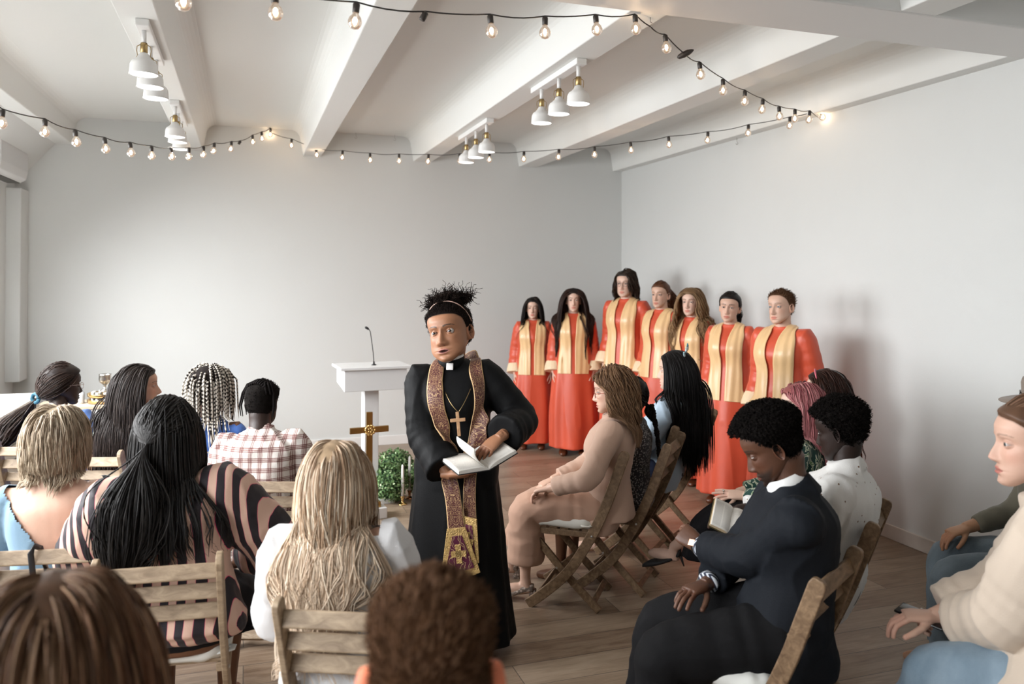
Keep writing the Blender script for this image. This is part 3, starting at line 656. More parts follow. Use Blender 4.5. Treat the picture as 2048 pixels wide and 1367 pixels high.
def ear_geo(side, sk):
    n, m = 22, 12; V = []; Q = []
    for i in range(m+1):
        r = i/m
        for k in range(n):
            a = 2*PI*k/n; lobe = 1-.22*sst(0, -1, math.sin(a))
            y = math.cos(a)*.0175*r*lobe; z = math.sin(a)*.031*r*(1.06 if math.sin(a) > 0 else 1)
            hgt = .004+.0085*math.exp(-((r-.86)/.13)**2)-.006*math.exp(-((r-.42)/.3)**2)+.004*math.exp(-((r-.5)/.1)**2)*(math.cos(a) < .3)
            if r > .97: hgt = -.006
            V.append((hgt, y, z))
    V = np.array(V)
    for i in range(m):
        for k in range(n): Q.append((i*n+k, i*n+(k+1) % n, (i+1)*n+(k+1) % n, (i+1)*n+k))
    Q = np.array(Q); rr = np.repeat(np.arange(m+1)/m, n)
    C = np.array(sk)[None]*(1-.35*np.exp(-((rr-.3)/.25)**2))[:, None]*np.array([1.03, .93, .9])
    ca, sa = math.cos(.42), math.sin(.42); x, y, z = V.T; V = np.stack([x*ca+(-y)*sa*1, y*ca*1+x*0*sa, z+y*.12], 1)
    V[:, 0] = (x*ca-y*sa)*side; V[:, 1] = y*ca+x*sa*-.6
    V += np.array([side*.0705, -.006, -.012])
    if side < 0: Q = Q[:, ::-1]
    return V, Q, C
EYEW = {}
def eye_mat(iris):
    k = 'eye_%d_%d' % (iris[0]*99, iris[2]*99)
    if k in MATS: return MATS[k]
    m = mat(k, rough=.22, spec=.4); nt = m.node_tree; tc = node(nt, 'ShaderNodeTexCoord'); sp = node(nt, 'ShaderNodeSeparateXYZ'); nt.links.new(tc.outputs['Object'], sp.inputs[0])
    f = mth(nt, 'DIVIDE', sp.outputs[1], .0126)
    c = ramp(nt, f, [(0, (.46, .42, .40)), (.82, (.44, .40, .38)), (.845, iris), (.93, tuple(q*.6 for q in iris)), (.965, (.004, .004, .004))], 'CONSTANT'); nt.links.new(c, P(m).inputs['Base Color']); return m
# ------------------------------------------------------------------ hands
def hand_mb(M, side, curl=(20, 25, 25, 30), spread=4, thumb=(35, 20, 20), sc=1., base=None):
    """right hand frame: +Y to the fingers, +Z back of hand, thumb to -X for side=+1(right) palm down"""
    b = MB(); s = -side; fl = [(.070, .0083), (.079, .0086), (.074, .0082), (.059, .0072)]
    kn = [(.027, .092), (.0095, .096), (-.0085, .092), (-.026, .083)]
    b.loft([(Vector((0, -.03, 0)), Vector((1, 0, 0)), Vector((0, 0, 1)), .026, .019, .019), (Vector((0, .0, 0)), Vector((1, 0, 0)), Vector((0, 0, 1)), .028, .018, .018),
            (Vector((s*.003, .03, .001)), Vector((1, 0, 0)), Vector((0, 0, 1)), .036, .016, .018), (Vector((0, .065, .002)), Vector((1, 0, 0)), Vector((0, 0, 1)), .040, .013, .015),
            (Vector((0, .09, 0)), Vector((1, 0, 0)), Vector((0, 0, 1)), .038, .010, .011)], n=20)
    for i, ((L, r), (kx, ky)) in enumerate(zip(fl, kn)):
        p = Vector((s*kx, ky-.012, 0)); sp = math.radians((1.5-i)*spread)*s; c = curl[i] if isinstance(curl, (list, tuple)) else curl; pts = [p]; rs = [r*1.12]; ang = 0
        for seg, (fr, cm) in enumerate(((.47, .9), (.30, 1.15), (.23, .7))):
            ang += math.radians(c*cm); d = Vector((math.sin(sp)*math.cos(ang), math.cos(sp)*math.cos(ang), -math.sin(ang)))
            q = p+d*(L*fr+(.012 if seg == 0 else 0)); pts += [p.lerp(q, .5), q]; rs += [r*(.98-.05*seg), r*(1.02-.08*seg)]; p = q
        pts.append(p+d*r*.55); rs.append(r*.55); b.tube(pts, rs, 10)
    t0, t1, t2 = [math.radians(x) for x in thumb]; p = Vector((s*.018, .018, -.006)); a = t0
    pts = [p]; rs = [.013]
    for L, da, r in ((.045, 0, .0115), (.034, t1, .0105), (.028, t2, .0088)):
        a -= da; d = Vector((s*math.sin(a), math.cos(a), -.35)).normalized(); q = p+d*L; pts += [p.lerp(q, .5), q]; rs += [r*1.03, r]; p = q
    pts.append(p+d*.006); rs.append(.005); b.tube(pts, rs, 10)
    b.xf(M@Matrix.Scale(sc, 4)); return b
SKM = attr_mat('skin', rough=.48, bump=.06, bscale=120, spec=.4, sss=.0)
def frame(y, z):
    y = Vector(y).normalized(); z = Vector(z); z = (z-y*z.dot(y)).normalized(); x = y.cross(z); return Matrix((x, y, z)).transposed()
def ik(a, c, l1, l2, hint):
    a, c = Vector(a), Vector(c); d = c-a; L = min(d.length, (l1+l2)*.995); dn = d.normalized(); c = a+dn*L; x = (l1*l1-l2*l2+L*L)/(2*L); h = math.sqrt(max(l1*l1-x*x, 0)); hn = Vector(hint); hn = (hn-dn*hn.dot(dn)).normalized()
    return a+dn*x+hn*h, c
def m4(R3, t): M = R3.to_4x4(); M.translation = t; return M
# ------------------------------------------------------------------ the figure
class Fig:
    def __init__(s, name, label, face, at=None, px=None, sc=1., sit=True, lean=4, side=0, bend=0, hz=None, hp=0, hr=0, hs=1., sw=.165, bulk=1., lh=None, rh=None, lfeet=None, rfeet=None, hipx=.09, sitz=.565, head=None, twist=0, neck=.145, kn=None, hf=.0, depth=None, chair=None, back=.07, minlean=-9):
        if chair is not None:
            cx, cy, cf = CHP[chair] if isinstance(chair, str) else chair; d_ = math.radians(cf); at = (cx-back*math.cos(d_), cy-back*math.sin(d_)); latt = 0
            def pj(l, sd):
                la, sa, l2 = math.radians(l), math.radians(sd), math.radians(l+bend); u1 = Vector((math.sin(sa), math.sin(la), math.cos(la))).normalized(); u2 = Vector((math.sin(sa), math.sin(l2), math.cos(l2))).normalized()
                N = Vector((0, 0, sitz))+u1*.2+u2*.3; hc = N+(u2+Vector((0, 0, .8))).normalized()*neck+Matrix.Rotation(math.radians(((hz or face)-face)*.5), 3, 'Z')@Vector((0, .02+hf, 0))
                hR = Matrix.Rotation(math.radians((hz or face)-face), 3, 'Z')@Matrix.Rotation(math.radians(hp), 3, 'X')@Matrix.Rotation(math.radians(hr), 3, 'Y'); t = hc+hR@Vector((0, -.01, .112))*hs
                w = Matrix.Rotation(math.radians(face-90), 3, 'Z')@t*sc+Vector((at[0], at[1], 0)); q = w-CO; d = q.dot(CF); return 1024+FPX*q.dot(CR)/d, CY-FPX*q.dot(CU)/d
            for _ in range(2):
              for it in range(12):
                u0, v0 = pj(lean, side); u1_, v1_ = pj(lean+1, side); u2_, v2_ = pj(lean, side+1); J = np.array([[(u1_-u0)*(face > 100), u2_-u0], [v1_-v0, v2_-v0], [1.2, 0], [0, 2.]]); r = np.array([px[0]-u0, (px[1]-v0)*.35, (l0-lean)*1.2 if it else 0, (0-side)*3.5]) if 0 else np.array([px[0]-u0, 0, 0, -side*2.]); J[1] = 0
                if it == 0: l0 = lean
                st = np.linalg.lstsq(J, r, rcond=None)[0]; ll = lean+st[0]; lean = max(minlean, min(30, ll)); ex = (ll-lean)*.004*(back < .16)
                if abs(ex) > .001: at = (at[0]+ex*math.cos(d_), at[1]+ex*math.sin(d_))
                ss = side+st[1]; side = max(-3.5, min(3.5, ss)); ex = (ss-side)*.011; latt += ex
                if abs(ex) > .0005 and abs(latt) < .11: at = (at[0]+ex*math.sin(d_), at[1]-ex*math.cos(d_))
              sc *= 1+(v0-px[1])/FPX*(math.hypot(at[0], at[1]))/1.32
              sc = max(.93, min(1.08, sc))
        s.opt = dict(head or {}); s.face = face; s.scl = sc; s.sw = sw; s.bulk = bulk; s.sit = sit; V = Vector
        s.rz = math.radians(face-90); hz = face if hz is None else hz
        s.H = V((0, 0, sitz if sit else .93)); la = math.radians(lean); sa = math.radians(side); la2 = math.radians(lean+bend)
        u1 = V((math.sin(sa), math.sin(la), math.cos(la))).normalized(); u2 = V((math.sin(sa), math.sin(la2), math.cos(la2))).normalized()
        s.u1, s.u2 = u1, u2; s.W = s.H+u1*.20; s.C = s.W+u2*.18; s.N = s.W+u2*.30
        tw = Matrix.Rotation(math.radians(twist), 3, 'Z'); s.R = (tw@V((1, 0, 0))); s.R = (s.R-u2*s.R.dot(u2)).normalized(); s.F = u2.cross(s.R)*1.0; s.F = s.F if s.F.y > 0 else -s.F
        s.S = {k: s.W+u2*.232+s.R*(k*sw) for k in (-1, 1)}
        hd = V((0, .028, 0)); s.hR = Matrix.Rotation(math.radians(hz-face), 3, 'Z')@Matrix.Rotation(math.radians(hp), 3, 'X')@Matrix.Rotation(math.radians(hr), 3, 'Y')
        s.hs = hs; nk = (u2+V((0, 0, .8))).normalized()
        s.hc = s.N+nk*neck+Matrix.Rotation(math.radians((hz-face)*.5), 3, 'Z')@V((0, .02+hf, 0)); s.hM = m4(s.hR*hs, s.hc)
        top = s.hM@V((0, -.01, .112))
        if at is None:
            if depth is None: g = on_z(px[0], px[1], top.z*sc)
            else: g = at_depth(px[0], px[1], depth)
            off = Matrix.Rotation(s.rz, 3, 'Z')@(top*sc); at = (g.x-off.x, g.y-off.y)
        s.at = at; s.o = empty(name, label, 'person', (at[0], at[1], 0), s.rz, None, sc)
        ha = .29; fa = .255
        tgt = {1: rh, -1: lh}; s.E = {}; s.Hd = {}
        for k in (-1, 1):
            t = tgt[k]
            if t is None: t = dict(p=(k*.10, .30, .665)) if sit else dict(p=(k*(sw+.075), .05, .83))
            if 'px' in t: t = dict(t, p=s.loc(*t['px']))
            s.E[k], s.Hd[k] = ik(s.S[k], t['p'], ha, fa, t.get('hint', (k*.8, -.7, -.5)))
            t = dict(t); s.Hd[(k, 'o')] = t
        s.K = {}; s.A = {}; s.hip = {k: s.H+V((k*hipx, 0, 0)) for k in (-1, 1)}
        ft = {1: rfeet, -1: lfeet}
        for k in (-1, 1):
            if ft[k] is not None and len(ft[k]) == 4: ft[k] = s.loc(*ft[k][:3])
            a = ft[k] if ft[k] is not None else ((k*.12, .44, .085) if sit else (k*.10, .0, .085))
            s.K[k], s.A[k] = ik(s.hip[k], a, .43, .43, (kn[k] if kn else (k*.1, .6, 1)) if sit else (k*.05, 1, 0))
    def loc(s, u, v, z):
        g = on_z(u, v, z)-Vector((s.at[0], s.at[1], 0)); return (Matrix.Rotation(-s.rz, 3, 'Z')@g)/s.scl
    def torso(s, b, inf=0., hem=0, top=True, w=None, flare=0, neckr=.055, sh=1., belly=0):
        k = s.bulk; X = Vector((1, 0, 0)); Y = Vector((0, 1, 0)); q = (w or {})
        if s.sit: S = [(s.H-s.u1*(.09+hem*.2)+Y*.02, X, Y, .152*k+inf*.6+flare, .10*k+inf, .105*k+inf*.7), (s.H, X, Y, .166*k+inf*.6+flare*.7, .118*k+inf+belly, .118*k+inf*.7)]
        else: S = [(s.H-Vector((0, 0, .10+hem)), X, Y, .165*k+inf+flare, .12*k+inf+flare*.8, .13*k+inf+flare*.8), (s.H, X, Y, .168*k+inf+flare*.4, .115*k+inf+belly, .12*k+inf)]
        S += [(s.W-s.u1*.07, X, Y, .145*k+inf, .105*k+inf+belly, .095*k+inf), (s.W+s.u1*.02, X.lerp(s.R, .5), Y.lerp(s.F, .5), .140*k+inf, .105*k+inf+q.get('bust', 0)*.4, .095*k+inf),
              (s.W+s.u2*.11, s.R, s.F, .155*k+inf, .115*k+inf+q.get('bust', .01), .105*k+inf), (s.W+s.u2*.19, s.R, s.F, (s.sw-.012)*1.0+inf, .10*k+inf, .108*k+inf),
              (s.W+s.u2*.240, s.R, s.F, s.sw*.90+inf*.7, .072*k+inf*.7, .090*k+inf*.7), (s.W+s.u2*.280-s.F*.008, s.R, s.F, .104*sh+inf*.6, .055+inf*.4, .066+inf*.4), (s.N+s.u2*.012-s.F*.008, s.R, s.F, neckr+inf*.4, .05+inf*.3, .055+inf*.3)]
        b.loft(S, n=32, sub=4)
        for j in (-1, 1): b.ball(s.S[j]-s.R*(j*.014)-s.u2*.016, (.052*k+inf*.7, .052*k+inf*.7, .050*k+inf*.6), n=14)
    def arm(s, b, j, inf=0., r=(.052, .044, .040, .036, .027), upto=2., wr=0, seed=0, flare=0., fromt=0):
        k = s.bulk; A, E, Hn = s.S[j]-s.R*(j*.012), s.E[j], s.Hd[j]; n = 26; pts = [A-s.R*(j*.075)-s.u2*.012, A-s.R*(j*.035)-s.u2*.004]; rs = [(r[0]*k**.7+inf)*.78, (r[0]*k**.7+inf)*.93]
        for i in range(n+1):
            t = 2*i/n
            if t > upto: break
            if t < fromt: continue
            p = A.lerp(E, t) if t <= 1 else E.lerp(Hn, t-1)
            if .82 < t < 1.18: q = (t-.82)/.36; a_ = A.lerp(E, .82); c_ = E.lerp(Hn, .18); p = a_*(1-q)**2+E*2*q*(1-q)+c_*q*q
            rr = np.interp(t, [0, .5, 1, 1.35, 2], r)*k**.7+inf+flare*max(0, t-1)**1.5
            if wr: rr *= 1+wr*math.sin(t*31+seed+2*math.sin(t*7))*np.interp(t, [0, .5, 1, 1.5, 2], [.2, .5, 1, .8, .9])
            pts.append(p); rs.append(rr)
        b.tube(pts, rs, 18)
    def leg(s, b, j, inf=0., r=(.095, .082, .06, .056, .04), upto=2., wr=0, fromt=0, foot=False):
        A, E, Hn = s.hip[j], s.K[j], s.A[j]; pts = []; rs = []; n = 28; k = s.bulk
        for i in range(n+1):
            t = 2*i/n
            if t > upto+1e-6: break
            if t < fromt: continue
            p = A.lerp(E, t) if t <= 1 else E.lerp(Hn, t-1)
            if s.sit and .86 < t < 1.14: q = (t-.86)/.28; a_ = A.lerp(E, .86); c_ = E.lerp(Hn, .14); p = a_*(1-q)**2+(E+(E-(a_+c_)/2)*.25)*2*q*(1-q)+c_*q*q
            rr = np.interp(t, [0, .5, 1, 1.35, 2], r)*k**.6+inf
            if wr: rr *= 1+wr*math.sin(t*27+2*math.sin(t*5+j))
            pts.append(p); rs.append(rr)
        b.tube(pts, rs, 18)
    def handM(s, j):
        o = s.Hd[(j, 'o')]; d = (s.Hd[j]-s.E[j]).normalized(); y = Vector(o.get('dir', d)); z = Vector(o.get('up', (0, 0, 1) if s.sit else (j, 0, 0)))
        return m4(frame(y, z), s.Hd[j]+Vector(o.get('off', (0, 0, 0))))
    def body(s, hands=(1, -1), vox=.009, hvox=.003, whole=False, arms=2., barms=None, legs=None, skin=None, nolegs=False, legr=None):
        o = s.opt; sk = o['skin']; b = MB(); thin = -.012
        s.torso(b, 0 if whole else thin); nb = s.N-s.u2*.03
        b2 = MB(); hp = s.hM@Vector((0, -.022, -.055)); hp2 = s.hM@Vector((0, -.03, -.01)); nr_ = o.get('neckr', .052)
        b.tube([nb-s.F*.012, nb.lerp(hp, .35)-s.F*.006, nb.lerp(hp, .7), hp, hp2], [nr_*1.25, nr_*1.04, nr_, nr_*1.03, nr_*.8], 20)
        for j in (-1, 1): s.arm(b, j, 0 if whole else -.004, upto=2.)
        for j in (-1, 1): s.leg(b, j, -.004, r=legr or (.09, .078, .054, .052, .034))
        if not nolegs:
            for j in (-1, 1):
                a = s.A[j]; fd = (s.K[j]-s.hip[j]) if s.sit else Vector((0, 1, 0)); fd.z = 0; fd = fd.normalized()
                fo = Vector(o.get('footdir', fd)); b.tube([a, a-Vector((0, 0, .045))-fo*.02, a+fo*.05-Vector((0, 0, .05)), a+fo*.13-Vector((0, 0, .062)), a+fo*.165-Vector((0, 0, .065))], [.036, .034, .036, .03, .018], 14)
        me = fuse(b, vox, 3); V0 = get_V(me); fs = [tuple(p.vertices) for p in me.polygons]; bpy.data.meshes.remove(me)
        Vs = [V0]; Fs = list(fs); Cs = [np.tile(sk, (len(V0), 1))*(1+.03*wnoise(V0, 6, 3))[:, None]]; n = len(V0)
        HV, HQ, HC, hm, grid = face_head(o); s.hm = hm; s.grid = grid; Mh = np.array(s.hM)
        s.HVl = HV; W = HV@Mh[:3, :3].T+Mh[:3, 3]; Vs.append(W); Cs.append(HC); Fs += [tuple(q) for q in (HQ+n)]; n += len(W)
        if o.get('ears', 1):
            for e in (-1, 1):
                EV, EQ, EC = ear_geo(e, o.get('earc', sk)); EV[:, 0] *= o.get('w', 1)*o.get('earx', 1)
                Vs.append(EV@Mh[:3, :3].T+Mh[:3, 3]); Cs.append(EC); Fs += [tuple(q) for q in (EQ+n)]; n += len(EV)
        for j in hands:
            od = s.Hd[(j, 'o')]; hb = hand_mb(s.handM(j), j, od.get('curl', (22, 26, 28, 30)), od.get('spread', 5), od.get('thumb', (38, 12, 12)), od.get('hsc', 1.))
            w_ = s.Hd[j]; hb.tube([s.E[j].lerp(w_, .7), w_, s.handM(j)@Vector((0, .012, 0))], [.031, .0265, .025], 14)
            hm_ = fuse(hb, hvox, 2); hv = get_V(hm_); hf = [tuple(i+n for i in p.vertices) for p in hm_.polygons]; bpy.data.meshes.remove(hm_)
            Vs.append(hv); Fs += hf
            Mi = s.handM(j).inverted(); loc = np.array([list(Mi@Vector(v)) for v in hv]); c = np.tile(sk, (len(hv), 1))
            if max(sk) < .3: pm = sst(.0, -.012, loc[:, 2])[:, None]; c = c*(1-pm*.28)+np.array([.32, .18, .12])*pm*.28
            k_ = sst(.085, .10, loc[:, 1])[:, None]*.35; c = c*(1-k_)+np.array(sk)*np.array([1.12, .85, .82])*k_
            Cs.append(c); n += len(hv)
        V = np.vstack(Vs); me = bpy.data.meshes.new('body'); me.from_pydata(V.tolist(), [], Fs); me.update(); me.polygons.foreach_set('use_smooth', np.ones(len(Fs), bool)); set_col(me, np.vstack(Cs))
        s.bo = link('body', me, SKM, s.o)
        if o.get('eyes', 1):
            for e in (-1, 1):
                q = MB().ball((0, 0, 0), .0126, Matrix.Rotation(-PI/2, 3, 'X'), n=20, m=14).build('eye', eye_mat(o.get('iris', (.07, .035, .02))), s.o, smooth=True)
                g = o.get('gaze', (0, 0)); q.matrix_local = s.hM@Matrix.Translation((e*.031*o.get('w', 1), .0665, 0))@Matrix.Rotation(math.radians(g[0]), 4, 'Z')@Matrix.Rotation(math.radians(g[1]), 4, 'X')
        return s.bo
    def garment(s, b, name, m, vox=.009, smooth=13, wr=.003, wf=4, seed=0, stretch=(1, 1, .6), cut=None, keep=True, ridge=True):
        me = fuse(b, vox, smooth, name)
        if wr: wrinkle(me, wr, wf, seed, stretch, ridge)
        if keep: s.bvh = bvh_of(me)
        if cut is not None:
            V = get_V(me); kill = cut(V)
            import bmesh
            bm = bmesh.new(); bm.from_mesh(me); bm.verts.ensure_lookup_table(); bmesh.ops.delete(bm, geom=[bm.verts[i] for i in np.nonzero(kill)[0]], context='VERTS'); bm.to_mesh(me); bm.free()
        me.polygons.foreach_set('use_smooth', np.ones(len(me.polygons), bool)); o = link(name, me, m, s.o)
        if keep: s.gm = me
        return o
    def cap(s, name, m, col, thick, mod=None, hi=0, part=0, jitter=.0, cover=None, sub=1):
        """hair shell grown from the head grid"""
        X, Y, Z, sn = head_grid(72, 96); X = X*s.opt.get('w', 1); nr, nc = X.shape; hl = hairline(Y, hi); m_ = sst(-.002, .012, Z-hl) if cover is None else cover(X, Y, Z)
        d = np.stack([X, Y-(-.01), Z-.01], -1); d /= np.linalg.norm(d, axis=-1)[..., None]
        th = thick(X, Y, Z) if callable(thick) else thick
        amt = (-.004+(th+.004)*m_)
        if mod is not None: amt = amt*(1+mod(np.stack([X, Y, Z], -1).reshape(-1, 3)).reshape(X.shape))
        Vv = (np.stack([X, Y, Z], -1)+d*amt[..., None]).reshape(-1, 3); keep = (m_ > .001).reshape(-1)
        i, j = np.meshgrid(np.arange(nr-1), np.arange(nc), indexing='ij'); k = (j+1) % nc
        Q = np.stack([i*nc+j, i*nc+k, (i+1)*nc+k, (i+1)*nc+j], -1).reshape(-1, 4); Q = Q[keep[Q].any(1)]
        V = np.vstack([Vv, Vv[-nc:].mean(0)]); t = np.arange(nc); Mh = np.array(s.hM)
        us = np.unique(Q); mp = np.zeros(len(V), int); mp[us] = np.arange(len(us)); V = V[us]; Q = mp[Q]
        W = V@Mh[:3, :3].T+Mh[:3, 3]; c = np.array(col)[None]*(1+.25*wnoise(V, 30, 5, (1, 1, .15)))[:, None]
        return W, Q, c
    # ---------------- hair strands
    def roots(s, n, rg, hi=0, bias=None):
        X, Y, Z, sn = head_grid(72, 96); X = X*s.opt.get('w', 1); hl = hairline(Y, hi); m_ = (Z > hl+.003); P_ = np.stack([X, Y, Z], -1)[m_]
        w = np.ones(len(P_)) if bias is None else bias(P_); w = w*np.maximum(.02, 1-((P_[:, 2]-.02)/.1).clip(0, 1)**6)
        i = rg.choice(len(P_), n, p=w/w.sum()); return P_[i]+rg.normal(size=(n, 3))*.0016
def ell_push(p, lay, w=1, big=1.0):
    c = np.array([0, -.010, .008]); R = np.array([.0745*w, .100, .106])*big+lay; q = (p-c)/R; r = np.linalg.norm(q, axis=-1, keepdims=True)
    return np.where(r < 1, c+q/np.maximum(r, 1e-6)*R, p)
def strands_mesh(paths, rad, m=3, flat=1., rg=RNG, bump=0, bfreq=300, ref=None):
    N, K, _ = paths.shape; t = np.gradient(paths, axis=1); t /= np.linalg.norm(t, axis=2, keepdims=True)+1e-9
    rf = rg.normal(size=(N, 1, 3)) if ref is None else np.broadcast_to(ref, (N, 1, 3)); a = np.cross(t, rf); a /= np.linalg.norm(a, axis=2, keepdims=True)+1e-9; b = np.cross(t, a)
    if np.ndim(rad) == 2 and rad.shape[1] == K: R = rad
    else: R = np.broadcast_to(rad, (N, K))
    w = np.arange(m)*2*PI/m; V = paths[:, :, None]+R[:, :, None, None]*(a[:, :, None]*np.cos(w)[None, None, :, None]*flat+b[:, :, None]*np.sin(w)[None, None, :, None])
    i = np.arange(N)[:, None, None]; k = np.arange(K-1)[None, :, None]; j = np.arange(m)[None, None, :]; j2 = (j+1) % m; base = i*K*m
    Q = np.stack(np.broadcast_arrays(base+k*m+j, base+k*m+j2, base+(k+1)*m+j2, base+(k+1)*m+j), -1).reshape(-1, 4)
    return V.reshape(-1, 3), Q
def kids(W, R, k, sp, rg):
    """split every guide strand into k finer ones"""
    if k < 2: return W, R
    N, K, _ = W.shape; t = np.linspace(0, 1, K)[None, None, :, None]; o = rg.normal(size=(N, k, 1, 3))*sp; o2 = rg.normal(size=(N, k, 1, 3))*sp*.8; off = o*(.35+.65*np.sin(np.clip(t*1.6, 0, 1)*PI/2))*(1-.5*sst(.8, 1, t))+o2*np.sin(t*7+o[..., :1]*900)*sst(.1, .6, t)
    return (W[:, None]+off).reshape(N*k, K, 3), np.repeat(R, k, 0)
def strand_cols(N, K, m, rg, cols, tipcol=None, rootcol=None, var=.2, alt=None):
    cols = np.array(cols, float); c = cols[rg.integers(0, len(cols), N)][:, None]*(1+rg.uniform(-var, var, (N, 1, 1))); c = np.repeat(c, K, 1); t = np.linspace(0, 1, K)[None, :, None]
    if tipcol is not None: q = sst(.35, 1, t); c = c*(1-q)+np.array(tipcol)*q
    if rootcol is not None: q = 1-sst(0, .25, t); c = c*(1-q)+np.array(rootcol)*q
    if alt is not None: c = alt(c, t)
    return np.repeat(c[:, :, None], m, 2).reshape(-1, 3).clip(0, 1)
HAIRM = attr_mat('hair', rough=.45, spec=.22, bump=0); HAIRD = attr_mat('hair_matt', rough=.85, spec=.06)
def hair_fall(f, n=700, length=.35, K=22, layer=.010, k=.28, part=0., wave=.0, wfreq=9, curl=.0, r=.0026, cols=((.03, .02, .015),), tip=None, root=None, seed=1, name='hair', face_clear=.062, back=.4, capth=.010, cut=None, m=3, flat=1.6, hi=0, lenfn=None, matl=None, alt=None, fluff=0., front_len=1., outw=0., capcol=None, ymax=None, bias=None, tight=1., bumpy=None, wavestart=.35, kid=4, ksp=.0028):
    rg = np.random.default_rng(seed); R0 = f.roots(n, rg, hi, bias); Mh = np.array(f.hM); Rh = Mh[:3, :3]/f.hs; lay = rg.uniform(0, 1, (n, 1))*layer+.002+capth*.7
    cpos = np.array([0, -.01, .01]); side = np.sign(R0[:, :1]-part+rg.normal(size=(n, 1))*.003); L = length*rg.uniform(.9, 1.04, (n, 1))*(lenfn(R0)[:, None] if lenfn is not None else 1); ds = L/(K-1)
    g = (np.array([0, 0, -1.])@Rh)[None]  # gravity in head space
    nrm = R0-cpos; nrm /= np.linalg.norm(nrm, axis=1)[:, None]
    fr = sst(-.01, .05, R0[:, 1:2]); S = side*np.array([[1., 0, 0]])*(.5*sst(-.085, -.01, R0[:, 1:2])+.9*fr)+np.array([[0, -back, 0]])*(.4+fr)+g*.7
    d = S-nrm*np.sum(S*nrm, 1)[:, None]; d /= np.linalg.norm(d, axis=1)[:, None]; d = d+nrm*(.25+fluff); d /= np.linalg.norm(d, axis=1)[:, None]
    p = R0.copy(); out = [p.copy()]; ph = rg.uniform(0, 6.28, (n, 1)); ph = np.round(ph/1.2)*1.2+rg.normal(size=(n, 1))*.25; wd = rg.normal(size=(n, 3)); wd -= g*np.sum(wd*g, 1)[:, None]; wd /= np.linalg.norm(wd, axis=1)[:, None]
    for i in range(1, K):
        t = i/(K-1); kk = k*(.6 if i < 4 else 1); d = d*(1-kk)+g*kk+side*np.array([[outw, 0, 0]])*t; d /= np.linalg.norm(d, axis=1)[:, None]; p = p+d*ds
        p = ell_push(p, lay*min(1, i/4), f.opt.get('w', 1)); low = (p[:, 2] < -.01)
        # neck and face guards
        nk = p[:, :2]-np.array([0, -.025]); rr = np.linalg.norm(nk, axis=1); mn = .058*tight; q = low & (rr < mn); p[q, :2] = np.array([0, -.025])+nk[q]/rr[q, None]*mn
        fz = (p[:, 1] > .012) & (np.abs(p[:, 0]) < face_clear) & (p[:, 2] < .055); p[fz, 0] = side[fz, 0]*face_clear
        if ymax is not None: p[:, 1] = np.minimum(p[:, 1], np.interp(p[:, 2], [.015, .085], [ymax, .105]))
        out.append(p.copy())
    Pth = np.stack(out, 1); 
    W = Pth@Mh[:3, :3].T+Mh[:3, 3]; tt = np.linspace(0, 1, K)[None, :, None]; wl = (wd@Mh[:3, :3].T)[:, None]
    amp = wave*sst(wavestart*.3, wavestart+.3, tt); s_ = tt*L[:, :, None]
    W = W+wl*amp*np.sin(s_*wfreq*6.28+ph[:, :, None])+np.cross(wl, np.array([0, 0, 1.]))*amp*.7*np.cos(s_*wfreq*6.28+ph[:, :, None])
    if getattr(f, 'bvh', None) is not None:
        lw = .004+lay[:, 0]*.8
        for i in range(K//4, K):
            for a in range(n):
                v = W[a, i]; h = f.bvh.find_nearest(v, .12)
                if h[0] is not None:
                    nn = h[1]; dd = (Vector(v)-h[0]).dot(nn)
                    if dd < lw[a]: W[a, i] = h[0]+nn*float(lw[a])
        W[:, 1:-1] = W[:, 1:-1]*.5+(W[:, :-2]+W[:, 2:])*.25
    tp = (1-.75*sst(.75, 1, np.linspace(0, 1, K)))[None]*np.ones((n, 1)); R_ = r*tp*rg.uniform(.7, 1.2, (n, 1))
    if bumpy is not None: R_ = R_*(1+bumpy[0]*np.sin(np.linspace(0, 1, K)[None]*L*bumpy[1]*6.28+ph))
    if kid > 1 and bumpy is None: W, R_ = kids(W, R_*1.15/kid**.5, kid, ksp, rg); n = n*kid
    V, Q = strands_mesh(W, R_, m, flat, rg); C = strand_cols(n, K, m, rg, cols, tip, root, .22, alt)
    if capth: cv, cq, cc = f.cap(name, None, capcol if capcol is not None else np.array(cols[0])*.6, capth, hi=hi); V, Q, C = np.vstack([V, cv]), np.vstack([Q, cq+len(V)]), np.vstack([C, cc.clip(0, 1)])
    return link(name, np_mesh(name, V, Q, C), matl or HAIRM, f.o)
